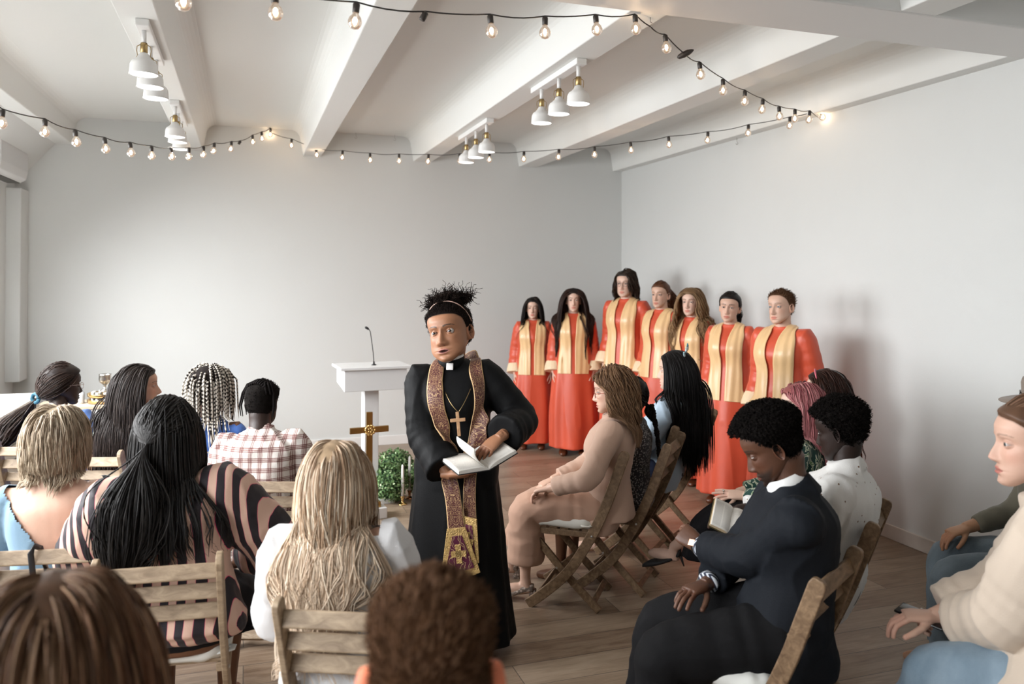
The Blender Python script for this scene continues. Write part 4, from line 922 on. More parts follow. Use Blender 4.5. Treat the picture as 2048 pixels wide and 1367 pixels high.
def hair_tied(f, tie, n=500, tail=.3, K1=10, K2=14, layer=.008, r=.003, cols=((.03, .02, .015),), seed=2, tdir=(0, -.3, -1), tspread=.02, wave=.008, wfreq=8, capth=.006, name='hair', only=None, m=3, matl=None, hi=0, tip=None, bumpy=None, drop=.3, loose=None, flat=1.5, kid=3, ksp=.0022):
    """combed over the skull to a tie point, then a tail"""
    rg = np.random.default_rng(seed); R0 = f.roots(n, rg, hi)
    if only is not None: R0 = R0[only(R0)]; n = len(R0)
    lay = rg.uniform(0, 1, (n, 1))*layer+.001+capth*.8; tie = np.array(tie); c = np.array([0, -.01, .008]); a = R0-c; b = tie-c
    la, lb = np.linalg.norm(a, axis=1, keepdims=True), np.linalg.norm(b); ua, ub = a/la, b/lb; om = np.arccos(np.clip(ua@ub, -1, 1))[:, None]; ts = np.linspace(0, 1, K1); P1 = []
    for t in ts:
        u = (np.sin((1-t)*om)*ua+np.sin(t*om)*ub)/np.maximum(np.sin(om), 1e-4); q = c+u*(la*(1-t)+lb*t); q2 = ell_push(q, lay*(1-t)*min(1, t*4+.1)+.001, f.opt.get('w', 1)); P1.append(q2*(1-t**4)+(tie+(q2-tie)*.25)*t**4)
    P1 = np.stack(P1, 1); Mh = np.array(f.hM); W1 = P1@Mh[:3, :3].T+Mh[:3, 3]; d0 = np.array(tdir, float)@np.eye(3); off = rg.normal(size=(n, 3))*tspread; off[:, 2] *= .3
    W2 = []; p = W1[:, -1].copy(); out = (Mh[:3, :3]@(b/lb))[None]; d = out*.9+d0*.4; L = tail*rg.uniform(.75, 1.05, (n, 1)); ph = rg.uniform(0, 6.28, (n, 1))
    for i in range(K2):
        d = d*(1-drop)+d0*drop; d /= np.linalg.norm(d, axis=-1, keepdims=True); p = p+d*L/K2; t = (i+1)/K2; W2.append(p+off*sst(0, .5, t)*(1-.55*sst(.6, 1, t))+np.stack([np.sin(t*L[:, 0]*wfreq*6.28+ph[:, 0]*.5), np.cos(t*L[:, 0]*wfreq*6.28+ph[:, 0]*.5), 0*t*L[:, 0]], 1)*wave*t)
    W = np.concatenate([W1, np.stack(W2, 1)], 1); K = W.shape[1]
    if getattr(f, 'bvh', None) is not None:
        for i in range(K1, K):
            for q in range(n):
                h = f.bvh.find_nearest(W[q, i], .12)
                if h[0] is not None:
                    dd = (Vector(W[q, i])-h[0]).dot(h[1]); lw = .004+float(lay[q, 0])
                    if dd < lw: W[q, i] = h[0]+h[1]*lw
        W[:, K1:-1] = W[:, K1:-1]*.5+(W[:, K1-1:-2]+W[:, K1+1:])*.25
    tp = (1-.6*sst(.8, 1, np.linspace(0, 1, K)))[None]*np.ones((n, 1)); R_ = r*tp*rg.uniform(.7, 1.2, (n, 1))
    if bumpy is not None: R_ = R_*(1+bumpy[0]*np.sin(np.arange(K)[None]*bumpy[1]+ph))
    if kid > 1 and bumpy is None: W, R_ = kids(W, R_*1.15/kid**.5, kid, ksp, rg); n = n*kid
    V, Q = strands_mesh(W, R_, m, flat, rg); C = strand_cols(n, K, m, rg, cols, tip, None, .22)
    if capth: cv, cq, cc = f.cap(name, None, np.array(cols[0])*.7, capth, hi=hi); V, Q, C = np.vstack([V, cv]), np.vstack([Q, cq+len(V)]), np.vstack([C, cc.clip(0, 1)])
    return link(name, np_mesh(name, V, Q, C), matl or HAIRM, f.o)
def hair_tuft(f, n=900, length=.03, r=.0022, cols=((.02, .015, .012),), seed=3, capth=.012, curl=.006, name='hair', K=8, up=.6, hi=0, thick=None, only=None, comb=(0, -.6, .2), m=3, matl=None, var=.5, capmod=None, rootoff=0., flat=1.):
    rg = np.random.default_rng(seed); R0 = f.roots(n, rg, hi)
    if only is not None: R0 = R0[only(R0)]; n = len(R0)
    c = np.array([0, -.01, .01]); nn = R0-c; nn /= np.linalg.norm(nn, axis=1)[:, None]; cmb = np.array(comb)[None]; d = nn*up+(cmb-nn*np.sum(cmb*nn, 1)[:, None])*(1-up)+rg.normal(size=(n, 3))*.25*var; d /= np.linalg.norm(d, axis=1)[:, None]
    th = (thick(R0[:, 0], R0[:, 1], R0[:, 2]) if thick is not None else np.full(n, capth))[:, None]; L = length*rg.uniform(.6, 1.1, (n, 1)); p = R0+nn*th*(1 if rootoff == 0 else rootoff); out = []; ph = rg.uniform(0, 6.28, n); e1 = np.cross(d, rg.normal(size=(n, 3))); e1 /= np.linalg.norm(e1, axis=1)[:, None]; e2 = np.cross(d, e1)
    for i in range(K):
        t = i/(K-1); a = ph+t*9; out.append(p+d*L*t+(e1*np.cos(a)[:, None]+e2*np.sin(a)[:, None])*curl*min(1, t*3))
    Mh = np.array(f.hM); W = np.stack(out, 1)@Mh[:3, :3].T+Mh[:3, 3]; R_ = r*(1-.6*np.linspace(0, 1, K))[None]*rg.uniform(.7, 1.2, (n, 1)); V, Q = strands_mesh(W, R_, m, flat, rg); C = strand_cols(n, K, m, rg, cols, None, None, .25)
    cv, cq, cc = f.cap(name, None, np.array(cols[0])*.8, thick if thick is not None else capth, hi=hi, mod=capmod); V, Q, C = np.vstack([V, cv]), np.vstack([Q, cq+len(V)]), np.vstack([C, cc.clip(0, 1)])
    return link(name, np_mesh(name, V, Q, C), matl or HAIRD, f.o)
def ribbon(f, name, m, path, width, off=.006, th=.0035, n=10, proj=True, side=None, fold=.0, parent=None, free=0):
    """cloth strip: path centre points (person space), projected to the garment surface; width per point"""
    K = len(path); fine = []
    P_ = [Vector(p) for p in path]; Wd = list(width) if isinstance(width, (list, tuple)) else [width]*K; fw = []; SD = [Vector(q) for q in side] if side else None; fs = []
    for i in range(K-1):
        p0, p1, p2, p3 = P_[max(i-1, 0)], P_[i], P_[i+1], P_[min(i+2, K-1)]
        for k in range(8):
            s = k/8; fine.append(.5*((2*p1)+(p2-p0)*s+(2*p0-5*p1+4*p2-p3)*s*s+(3*p1-p0-3*p2+p3)*s**3)); fw.append(Wd[i]*(1-s)+Wd[i+1]*s)
            if SD: fs.append(SD[i].lerp(SD[i+1], s))
    fine.append(P_[-1]); fw.append(Wd[-1])
    if SD: fs.append(SD[-1])
    A = []; U = []; T = len(fine); uv = []
    acc = 0
    for i, p in enumerate(fine):
        if i: acc += (p-fine[i-1]).length
        tg = (fine[min(i+1, T-1)]-fine[max(i-1, 0)]).normalized(); row = []
        sd = fs[i].normalized() if SD else Vector((1, 0, 0))
        nrm0 = sd.cross(tg).normalized()
        for k in range(n+1):
            q = p+sd*(fw[i]*(k/n-.5))
            if proj:
                h = f.bvh.find_nearest(q)
                if h[0] is not None:
                    dd = (q-h[0]).dot(h[1])
                    if not (free and dd > free): q = h[0]+h[1]*(off+fold*(.5+.5*math.sin(k/n*PI*5+i*.05)))
            row.append(q); uv.append((k/n, acc))
        A.append(row)
    # smooth rows
    for it in range(2):
        B = [[None]*(n+1) for _ in range(T)]
        for i in range(T):
            for k in range(n+1):
                B[i][k] = A[i][k]*.5+(A[max(i-1, 0)][k]+A[min(i+1, T-1)][k])*.25
        A = B
    V = [v for r in A for v in r]; F = [(i*(n+1)+k, i*(n+1)+k+1, (i+1)*(n+1)+k+1, (i+1)*(n+1)+k) for i in range(T-1) for k in range(n)]
    me = bpy.data.meshes.new(name); me.from_pydata([tuple(v) for v in V], [], F); me.update(); me.polygons.foreach_set('use_smooth', np.ones(len(F), bool))
    ul = me.uv_layers.new(name='UVMap'); dat = np.array([uv[l.vertex_index] for l in me.loops], np.float32); ul.data.foreach_set('uv', dat.ravel())
    o = link(name, me, m, parent or f.o); sm = o.modifiers.new('s', 'SOLIDIFY'); sm.thickness = th; sm.offset = 1 if False else 0
    return o
def glasses(f, col, rim=.0013, w=.024, h=.017, z=-.004):
    m = mat('glasses_frame_%d' % (col[0]*100), col, .3, metal=.6); b = MB()
    for e in (-1, 1):
        b.tube([(e*.031+w*math.copysign(abs(math.cos(a))**.7, math.cos(a)), .0905-.004*abs(math.cos(a)) if False else .0915, z+h*math.copysign(abs(math.sin(a))**.8, math.sin(a))) for a in np.linspace(0, 2*PI, 25)], rim, 6)
        b.tube([(e*(.031+w), .0915, z+.006), (e*.071, .075, z+.008), (e*.077, .03, z+.007), (e*.078, -.005, z+.003), (e*.076, -.02, z-.012)], rim, 6)
    b.tube([(-.009, .0915, z+.004), (0, .096, z+.007), (.009, .0915, z+.004)], rim, 6); b.xf(f.hM); return b.build('glasses', m, f.o, smooth=True)
# ------------------------------------------------------------------ cloth materials
def cloth(name, col, rough=.8, bump=.12, bs=220, var=.05, sheen=.15, **k): d = max(col) < .06; return mat(name, col, rough, bump=bump, bscale=bs, var=var, vscale=3, sheen=0 if d else sheen, spec=.10 if d else .25, **k)
RED = mat('red_satin', (.60, .080, .034), .43, bump=.12, bscale=14, var=.07, vscale=4, spec=.5, sheen=.1)
CREAM = mat('cream_satin', (.78, .52, .27), .33, bump=.12, bscale=9, var=.06, vscale=5, spec=.5)
CUFF = mat('cuff_satin', (.80, .62, .42), .4, bump=.3, bscale=30, spec=.4)
BLACK = cloth('black_wool', (.007, .0072, .0078), .6, .1, 200, .0, .05)
SHOEB = mat('black_shoe', (.01, .01, .01), .22, spec=.6)
SHOER = mat('brown_shoe', (.10, .03, .012), .3, spec=.5)
def pat(name, build, rough=.75, bump=.15, bs=220):
    m = mat(name, (.5, .5, .5), rough, bump=bump, bscale=bs, sheen=.1, spec=.25); nt = m.node_tree; tc = node(nt, 'ShaderNodeTexCoord'); c = build(nt, tc); nt.links.new(c, P(m).inputs['Base Color']); return m
def mapv(nt, v, sc=(1, 1, 1), rot=(0, 0, 0)):
    n = node(nt, 'ShaderNodeMapping'); n.inputs['Scale'].default_value = sc; n.inputs['Rotation'].default_value = rot; nt.links.new(v, n.inputs[0]); return n.outputs[0]
def wave(nt, v, scale, dist=0, dsc=1, det=2., d='X', phase=0):
    n = node(nt, 'ShaderNodeTexWave', bands_direction=d, Scale=scale, Distortion=dist, Detail=det, **{'Detail Scale': dsc, 'Phase Offset': phase}); nt.links.new(v, n.inputs['Vector']); return n.outputs['Fac']
def noise_(nt, v, scale, det=3., dist=0.):
    n = node(nt, 'ShaderNodeTexNoise', Scale=scale, Detail=det, Distortion=dist); nt.links.new(v, n.inputs['Vector']); return n.outputs['Fac']
def b_zebra(nt, tc):
    v = mapv(nt, tc.outputs['Object'], (1, 1, .38), (0, .35, .25))
    f = wave(nt, v, 6.2, 5.0, .8, 1.)
    c = ramp(nt, f, [(0, (.62, .41, .32)), (.38, (.62, .41, .32)), (.43, (.80, .07, .20)), (.475, (.018, .014, .018))], 'CONSTANT'); return c
def b_plaid(nt, tc):
    o = tc.outputs['Object']; w1 = mapv(nt, o, (1, .6, 1)); 
    def band(d, sc): return ramp(nt, wave(nt, w1, sc, .35, 6, 2., d), [(.50, (0, 0, 0)), (.60, (1, 1, 1))])
    def fine(d): return ramp(nt, wave(nt, w1, 38, .8, 5, 2., d), [(.45, (0, 0, 0)), (.6, (1, 1, 1))])
    hx, hz = band('X', 6.4), band('Z', 6.2); fx, fz = fine('X'), fine('Z')
    a = mth(nt, 'MULTIPLY', hx, mth(nt, 'MULTIPLY_ADD', fx, .6, .25)); b = mth(nt, 'MULTIPLY', hz, mth(nt, 'MULTIPLY_ADD', fz, .6, .25)); s_ = mth(nt, 'MULTIPLY', mth(nt, 'ADD', a, b), .62)
    return ramp(nt, s_, [(0, (.74, .70, .66)), (.3, (.42, .30, .27)), (.8, (.15, .06, .06))])
def b_stole(nt, tc):
    u = tc.outputs['UV']; sx = node(nt, 'ShaderNodeSeparateXYZ'); nt.links.new(u, sx.inputs[0]); x = mth(nt, 'ABSOLUTE', mth(nt, 'SUBTRACT', sx.outputs[0], .5)); cb = node(nt, 'ShaderNodeCombineXYZ'); nt.links.new(mth(nt, 'MULTIPLY', x, .075), cb.inputs[0]); nt.links.new(sx.outputs[1], cb.inputs[1])
    w = mapv(nt, cb.outputs[0], (1, 1, 1)); f = wave(nt, w, 16, 9, 2.4, 2.5, 'X'); f2 = wave(nt, w, 9, 14, 2., 3., 'Y')
    l1 = ramp(nt, f, [(.40, (0, 0, 0)), (.47, (1, 1, 1)), (.60, (1, 1, 1)), (.68, (0, 0, 0))]); l2 = ramp(nt, f2, [(.42, (0, 0, 0)), (.49, (1, 1, 1)), (.58, (1, 1, 1)), (.66, (0, 0, 0))])
    g = mth(nt, 'MAXIMUM', l1, l2); e = mth(nt, 'GREATER_THAN', x, .45)
    return mixc(nt, mth(nt, 'MAXIMUM', mth(nt, 'MULTIPLY', g, .75), e), mixc(nt, noise_(nt, w, 14), (.065, .012, .018), (.12, .045, .035)), (.55, .36, .18))
def node_noise_col(nt, v, sc):
    n = node(nt, 'ShaderNodeTexNoise', Scale=sc, Detail=2.); nt.links.new(v, n.inputs['Vector']); return n.outputs['Color']
def blobs(nt, v, sc, th, fg, bg, rnd=1., soft=.03):
    n = node(nt, 'ShaderNodeTexVoronoi', Scale=sc, Randomness=rnd); nt.links.new(v, n.inputs['Vector']); return ramp(nt, n.outputs['Distance'], [(th, fg), (th+soft, bg)])
def b_pinkskirt(nt, tc): return blobs(nt, mixc(nt, .04, tc.outputs['Object'], node_noise_col(nt, tc.outputs['Object'], 30)), 42, .42, (.50, .27, .34), (.03, .015, .02))
def b_green(nt, tc):
    v = mixc(nt, .08, tc.outputs['Object'], node_noise_col(nt, tc.outputs['Object'], 14)); f = wave(nt, v, 9, 12, 2., 2.)
    return ramp(nt, f, [(.0, (.012, .05, .04)), (.62, (.012, .05, .04)), (.68, (.62, .62, .50)), (.9, (.62, .62, .50)), (.93, (.12, .22, .10))], 'CONSTANT')
def b_dots(nt, tc): return blobs(nt, mapv(nt, tc.outputs['Object'], (1.3, 1.3, 1)), 26, .11, (.16, .09, .05), (.66, .655, .64), .9, .01)
def b_fine(nt, tc): return blobs(nt, tc.outputs['Object'], 85, .35, (.30, .27, .26), (.03, .025, .028), 1., .1)
def b_denim(c1, c2):
    def f(nt, tc): return mixc(nt, ramp(nt, noise_(nt, mapv(nt, tc.outputs['Object'], (1, 1, .5)), 9, 6.), [(.3, (0, 0, 0)), (.7, (1, 1, 1))]), c1, c2)
    return f
ZEBRA, PLAID, STOLE = pat('zebra_print', b_zebra, .6), pat('plaid_flannel', b_plaid, .85), pat('brocade_stole', b_stole, .45, .3, 90)
PINKS, GREEN, DOTS, FINE = pat('pink_floral', b_pinkskirt), pat('green_leaf_print', b_green), pat('dotted_white_cotton', b_dots), pat('dark_fine_print', b_fine)
DENIM, DENIMG = pat('washed_denim', b_denim((.12, .18, .235), (.26, .345, .42)), .85, .3, 300), pat('grey_denim', b_denim((.09, .12, .14), (.16, .20, .23)), .85, .3, 300)
SK = dict(white=(.60, .385, .29), fair=(.66, .45, .355), tan=(.40, .215, .125), brown=(.155, .068, .035), dark=(.055, .026, .015), deep=(.032, .0165, .0115))
def shoes(f, m, name='shoe', heel=0):
    for j in (-1, 1):
        a = f.A[j]; d = Vector(f.opt.get('footdir', (0, 1, 0))) if not f.sit else Vector((0, 1, 0)); b = MB(); z0 = a.z-.085
        b.loft([(Vector((a.x, a.y-.055, z0+.03)), Vector((1, 0, 0)), Vector((0, 0, 1)), .026, .03, .028), (Vector((a.x, a.y-.02, z0+.04)), Vector((1, 0, 0)), Vector((0, 0, 1)), .036, .036, .038), (Vector((a.x, a.y+.06, z0+.035)), Vector((1, 0, 0)), Vector((0, 0, 1)), .042, .032, .034), (Vector((a.x, a.y+.15, z0+.024)), Vector((1, 0, 0)), Vector((0, 0, 1)), .044, .024, .023), (Vector((a.x, a.y+.20, z0+.018)), Vector((1, 0, 0)), Vector((0, 0, 1)), .024, .015, .017)], n=18)
        o = b.build(name, m, f.o, smooth=True)
def skirt_secs(f, secs): return [(Vector((0, y, z)), Vector((1, 0, 0)), Vector((0, 1, 0)), a, b1, b1) for z, a, b1, y in secs]
def robe(f, m, name='robe', inf=.028, hem=.07, hw=.27, folds=9, seed=0, sl=.03, flare=.03, upto=1.93, vox=.0095, wr=.005):
    b = MB(); f.torso(b, inf, neckr=.062); rg = random.Random(seed); p1, p2 = rg.uniform(0, 6), rg.uniform(0, 6)
    def mod(t, w): return 1+(.015+.075*t)*(math.sin(folds*w+p1+1.3*math.sin(2*w+p2))*.6+math.sin((folds*.5+1)//1*w+p2)*.5)
    b.loft(skirt_secs(f, [(1.14, .165, .125, .0), (1.0, .185, .145, .0), (.75, .215, .17, .0), (.4, .245, .195, 0), (hem, hw, .22, 0)]), n=96, sub=8, mod=mod)
    for j in (-1, 1): f.arm(b, j, sl, upto=upto, wr=.05, seed=seed+j, flare=flare, r=(.042, .046, .046, .042, .030))
    return f.garment(b, name, m, vox, 3, wr, 2.6, seed, (1, 1, .28))
# ------------------------------------------------------------------ the choir
def choir(label, px, depth, face, hz, sc, hair, head, hairargs=None, bulk=1., sw=.165, hw=.26, seed=0, stole=(.165, .60, .103), hp=0, hr=0, hs=1.04, hands=None, gl=None):
    f = Fig('person', label, face, px=px, depth=depth, sc=sc, sit=False, hz=hz, hp=hp, hr=hr, hs=hs, bulk=bulk, sw=sw, head=dict(head, res=(80, 96)), lean=1, rh=dict(p=(sw+.035, .03, .835), curl=(24, 30, 34, 38), hint=(.15, -1, 0), hsc=.93), lh=dict(p=(-sw-.035, .03, .835), curl=(24, 30, 34, 38), hint=(-.15, -1, 0), hsc=.93))
    tag(f.o, group='choir singers in red robes with cream stoles')
    r_ = robe(f, RED, seed=seed, hw=hw)
    # cuffs
    for j in (-1, 1):
        b = MB(); e, w_ = f.E[j], f.Hd[j]; d = (w_-e)
        rr = .036+.03+.03*.8
        b.tube([e+d*.58, e+d*.72, e+d*.88, e+d*.98], [rr*.95, rr*1.04, rr*1.1, rr*1.12], 20); o = f.garment(b, 'cuff', CUFF, .007, 2, .002, 6, seed, keep=False)
    f.body(vox=.012, hvox=.0045)
    W_, Ln, gap = stole
    for j in (-1, 1):
        x0 = .062; nz = f.N.z
        pth = [(0, -.10, nz-.035), (j*.045, -.085, nz-.01), (j*.078, -.02, nz-.0), (j*.088, .05, nz-.05), (j*(gap-.004), .13, nz-.14), (j*gap, .15, nz-.26), (j*gap, .16, nz-.42), (j*gap, .17, nz-.42-(Ln-.42)*.6), (j*gap, .18, nz-Ln)]
        sd = [(0, -.25, 1), (j*.35, -.5, 1), (j*1, -.3, .5), (j*1, 0, .25)]+[(j*1, 0, 0)]*5
        ribbon(f, 'stole', CREAM, pth, [.07, .07, .075, .10, .14]+[W_]*4, off=.008, side=sd, fold=.0045, n=14)
    shoes(f, SHOER)
    if gl: glasses(f, gl)
    hair(f)
    return f
HB, HDB, HMB, HBL, HAU = (.012, .008, .007), (.022, .012, .009), (.075, .038, .02), (.26, .15, .07), (.13, .05, .022)
def fallx(**k): return lambda f: hair_fall(f, **k)
if PEOPLE('choir'):
    choir('shortest choir singer at the left end, dark shoulder-length hair, smiling softly', (1066, 598), 8.64, 248, 246, .955, fallx(n=420, length=.27, layer=.012, r=.0034, cols=(HB, HDB), seed=11, outw=.05, part=.01), dict(skin=SK['fair'], hair=HB, smile=1, w=.97), seed=1, hw=.25)
    choir('tall choir singer with very long straight dark brown hair, second from the left', (1147, 578), 8.35, 246, 248, 1.015, fallx(n=600, length=.52, layer=.014, r=.0036, cols=(HDB, (.04, .018, .012)), seed=12, outw=.03, K=24), dict(skin=SK['fair'], hair=HDB, w=.95, smile=.4), seed=2, hw=.24)
    choir('bespectacled choir singer with chin-length wavy brown hair, tallest at the back', (1252, 547), 8.1, 212, 222, 1.125, lambda f: hair_fall(f, n=420, length=.20, layer=.016, r=.0034, cols=((.03, .02, .014), (.06, .038, .025)), seed=13, wave=.012, wfreq=7, back=1.4, part=.02, curl=.02), dict(skin=SK['fair'], hair=(.04, .025, .017), jaw=.1, browk=.6, stubble=.15), seed=3, hw=.25, sw=.18, gl=(.06, .05, .05), stole=(.165, .60, .106))
    choir('choir singer with reddish brown ponytail between the tallest and the wavy blonde', (1322, 566), 7.7, 206, 214, 1.06, lambda f: hair_tied(f, (0, -.095, .075), n=420, tail=.34, cols=(HAU, (.09, .035, .018)), seed=14, tspread=.018, r=.0036, wave=.012), dict(skin=SK['white'], hair=(.10, .05, .028), w=.97, brow=(.16, .08, .045)), seed=4, hw=.25)
    choir('smiling choir singer with long wavy dark blonde hair', (1383, 575), 7.2, 205, 218, 1.025, fallx(n=700, length=.46, layer=.022, r=.0034, cols=(HBL, (.20, .11, .05), (.34, .21, .11)), root=(.12, .07, .035), seed=15, wave=.02, wfreq=6, K=26, outw=.02, capth=.014), dict(skin=SK['fair'], hair=(.14, .085, .045), smile=1.2, brow=(.16, .09, .05), w=1.0), seed=5, hw=.25)
    choir('choir singer with black hair tied back, second from the right end', (1462, 586), 6.55, 212, 224, 1.01, lambda f: hair_tied(f, (-.0, -.115, .05), n=480, tail=.24, cols=(HB,), seed=16, tspread=.016, r=.0036, wave=.010, capth=.010), dict(skin=SK['white'], hair=HB, smile=1, full=.04), seed=6, hw=.26, hr=-4)
    choir('choir singer with short receding brown hair at the right end of the row', (1562, 573), 5.8, 199, 199, 1.03, lambda f: hair_tuft(f, 900, .022, .0018, ((.09, .045, .024), (.12, .065, .035)), seed=17, capth=.005, curl=.001, up=.25, hi=.012), dict(skin=SK['white'], hair=(.10, .052, .028), hi=.012, scalpk=.75, jaw=.10, browk=.5, w=1.02, iris=(.12, .16, .2)), seed=7, hw=.26, sw=.185, bulk=1.08, stole=(.175, .66, .11), hr=3)
WHT = cloth('white_cotton', (.70, .70, .69)); CLER = mat('clerical_white', (.78, .76, .75), .45)
GOLDT = mat('gold_braid', (.50, .33, .12), .42, metal=.35, bump=.8, bscale=180, var=.25, vscale=60)
BURG = pat('burgundy_scroll', lambda nt, tc: ramp(nt, wave(nt, mapv(nt, tc.outputs['Object'], (1, .2, 1)), 9, 11, 2.2, 2.), [(.0, (.09, .012, .035)), (.6, (.09, .012, .035)), (.68, (.50, .36, .18)), (.8, (.50, .36, .18)), (.86, (.09, .012, .035))]), .5)
WOODX = wood_mat('pale_cross_wood', (.30, .15, .07), (.58, .36, .20)); PURP = mat('purple_gold_band', (.55, .36, .30), .35, metal=.5)
def place_of(f, M): # person-space matrix to world
    return Matrix.Translation((f.at[0], f.at[1], 0))@Matrix.Rotation(f.rz, 4, 'Z')@Matrix.Scale(f.scl, 4)@M
PAPER = mat('book_paper', (.74, .71, .66), .7); COVER = mat('book_cover_black', (.012, .012, .014), .5)
def text_paper(name='printed_page', cols=1, lines=34):
    if name in MATS: return MATS[name]
    m = mat(name, (.76, .74, .70), .7); nt = m.node_tree; tc = node(nt, 'ShaderNodeTexCoord'); u = tc.outputs['UV']; s_ = node(nt, 'ShaderNodeSeparateXYZ'); nt.links.new(u, s_.inputs[0])
    ln = mth(nt, 'GREATER_THAN', mth(nt, 'FRACT', mth(nt, 'MULTIPLY', s_.outputs[1], lines)), .55); w = noise_(nt, mapv(nt, u, (90, lines*1., 1)), 1., 2.); ink = mth(nt, 'MULTIPLY', ln, mth(nt, 'GREATER_THAN', w, .44))
    fx = mth(nt, 'FRACT', mth(nt, 'MULTIPLY', s_.outputs[0], cols)); mg = mth(nt, 'LESS_THAN', mth(nt, 'ABSOLUTE', mth(nt, 'SUBTRACT', fx, .5)), .44 if cols > 1 else .41); mg2 = mth(nt, 'LESS_THAN', mth(nt, 'ABSOLUTE', mth(nt, 'SUBTRACT', s_.outputs[1], .5)), .43)
    f = mth(nt, 'MULTIPLY', mth(nt, 'MULTIPLY', ink, mg), mth(nt, 'MULTIPLY', mg2, .55)); nt.links.new(mixc(nt, f, (.74, .71, .66), (.12, .11, .11)), P(m).inputs['Base Color']); return m
def open_book(name, label, M, w, h, tl, tr, cols=1, lift=True, thick=.016, cover=None, edge=None):
    """spine along local Y, left page toward -X; tl,tr tilt in degrees"""
    t = empty(name, label, 'book'); t.matrix_world = M
    for sd, tilt in ((-1, tl), (1, tr)):
        R = Matrix.Rotation(math.radians(-sd*tilt), 3, 'Y'); n = 14
        top = []; 
        for i in range(n+1):
            q = i/n; x = sd*w*q; z = thick*(.35+.9*math.sin(min(1, q*2.6)*PI/2)*(1-.32*q)) if q > 0 else thick*.25; top.append((x, z))
        V = []; F = []
        for y in (-h/2, h/2):
            for x, z in top: V.append(R@Vector((x, y, z)))
        for y in (-h/2, h/2):
            for x, z in top: V.append(R@Vector((x, y, .001)))
        k = n+1; b = MB(); fs = []
        for i in range(n): fs += [(i, i+1, k+i+1, k+i)]
        me = bpy.data.meshes.new('page'); side = [(i, 2*k+i, 2*k+i+1, i+1) for i in range(n)]+[(k+i, k+i+1, 3*k+i+1, 3*k+i) for i in range(n)]+[(n, 2*k+n, 3*k+n, k+n)]
        me.from_pydata([tuple(v) for v in V], [], fs+side); me.update(); ul = me.uv_layers.new(name='UVMap')
        for p in me.polygons:
            for li in p.loop_indices:
                vi = me.loops[li].vertex_index; q = (vi % k)/n; ul.data[li].uv = (q if sd > 0 else 1-q, (vi//k) % 2)
        me.polygons.foreach_set('material_index', [0]*len(fs)+[1]*len(side)); me.polygons.foreach_set('use_smooth', [True]*n+[False]*len(side))
        o = link('page_block', me, [text_paper('printed_page_%d' % cols, cols), edge or PAPER], t)
        b = MB(); b.box(R@Vector((sd*(w+.003)/2, 0, -.0015)), (w+.004, h+.006, .003), R); b.build('cover', cover or COVER, t)
    return t
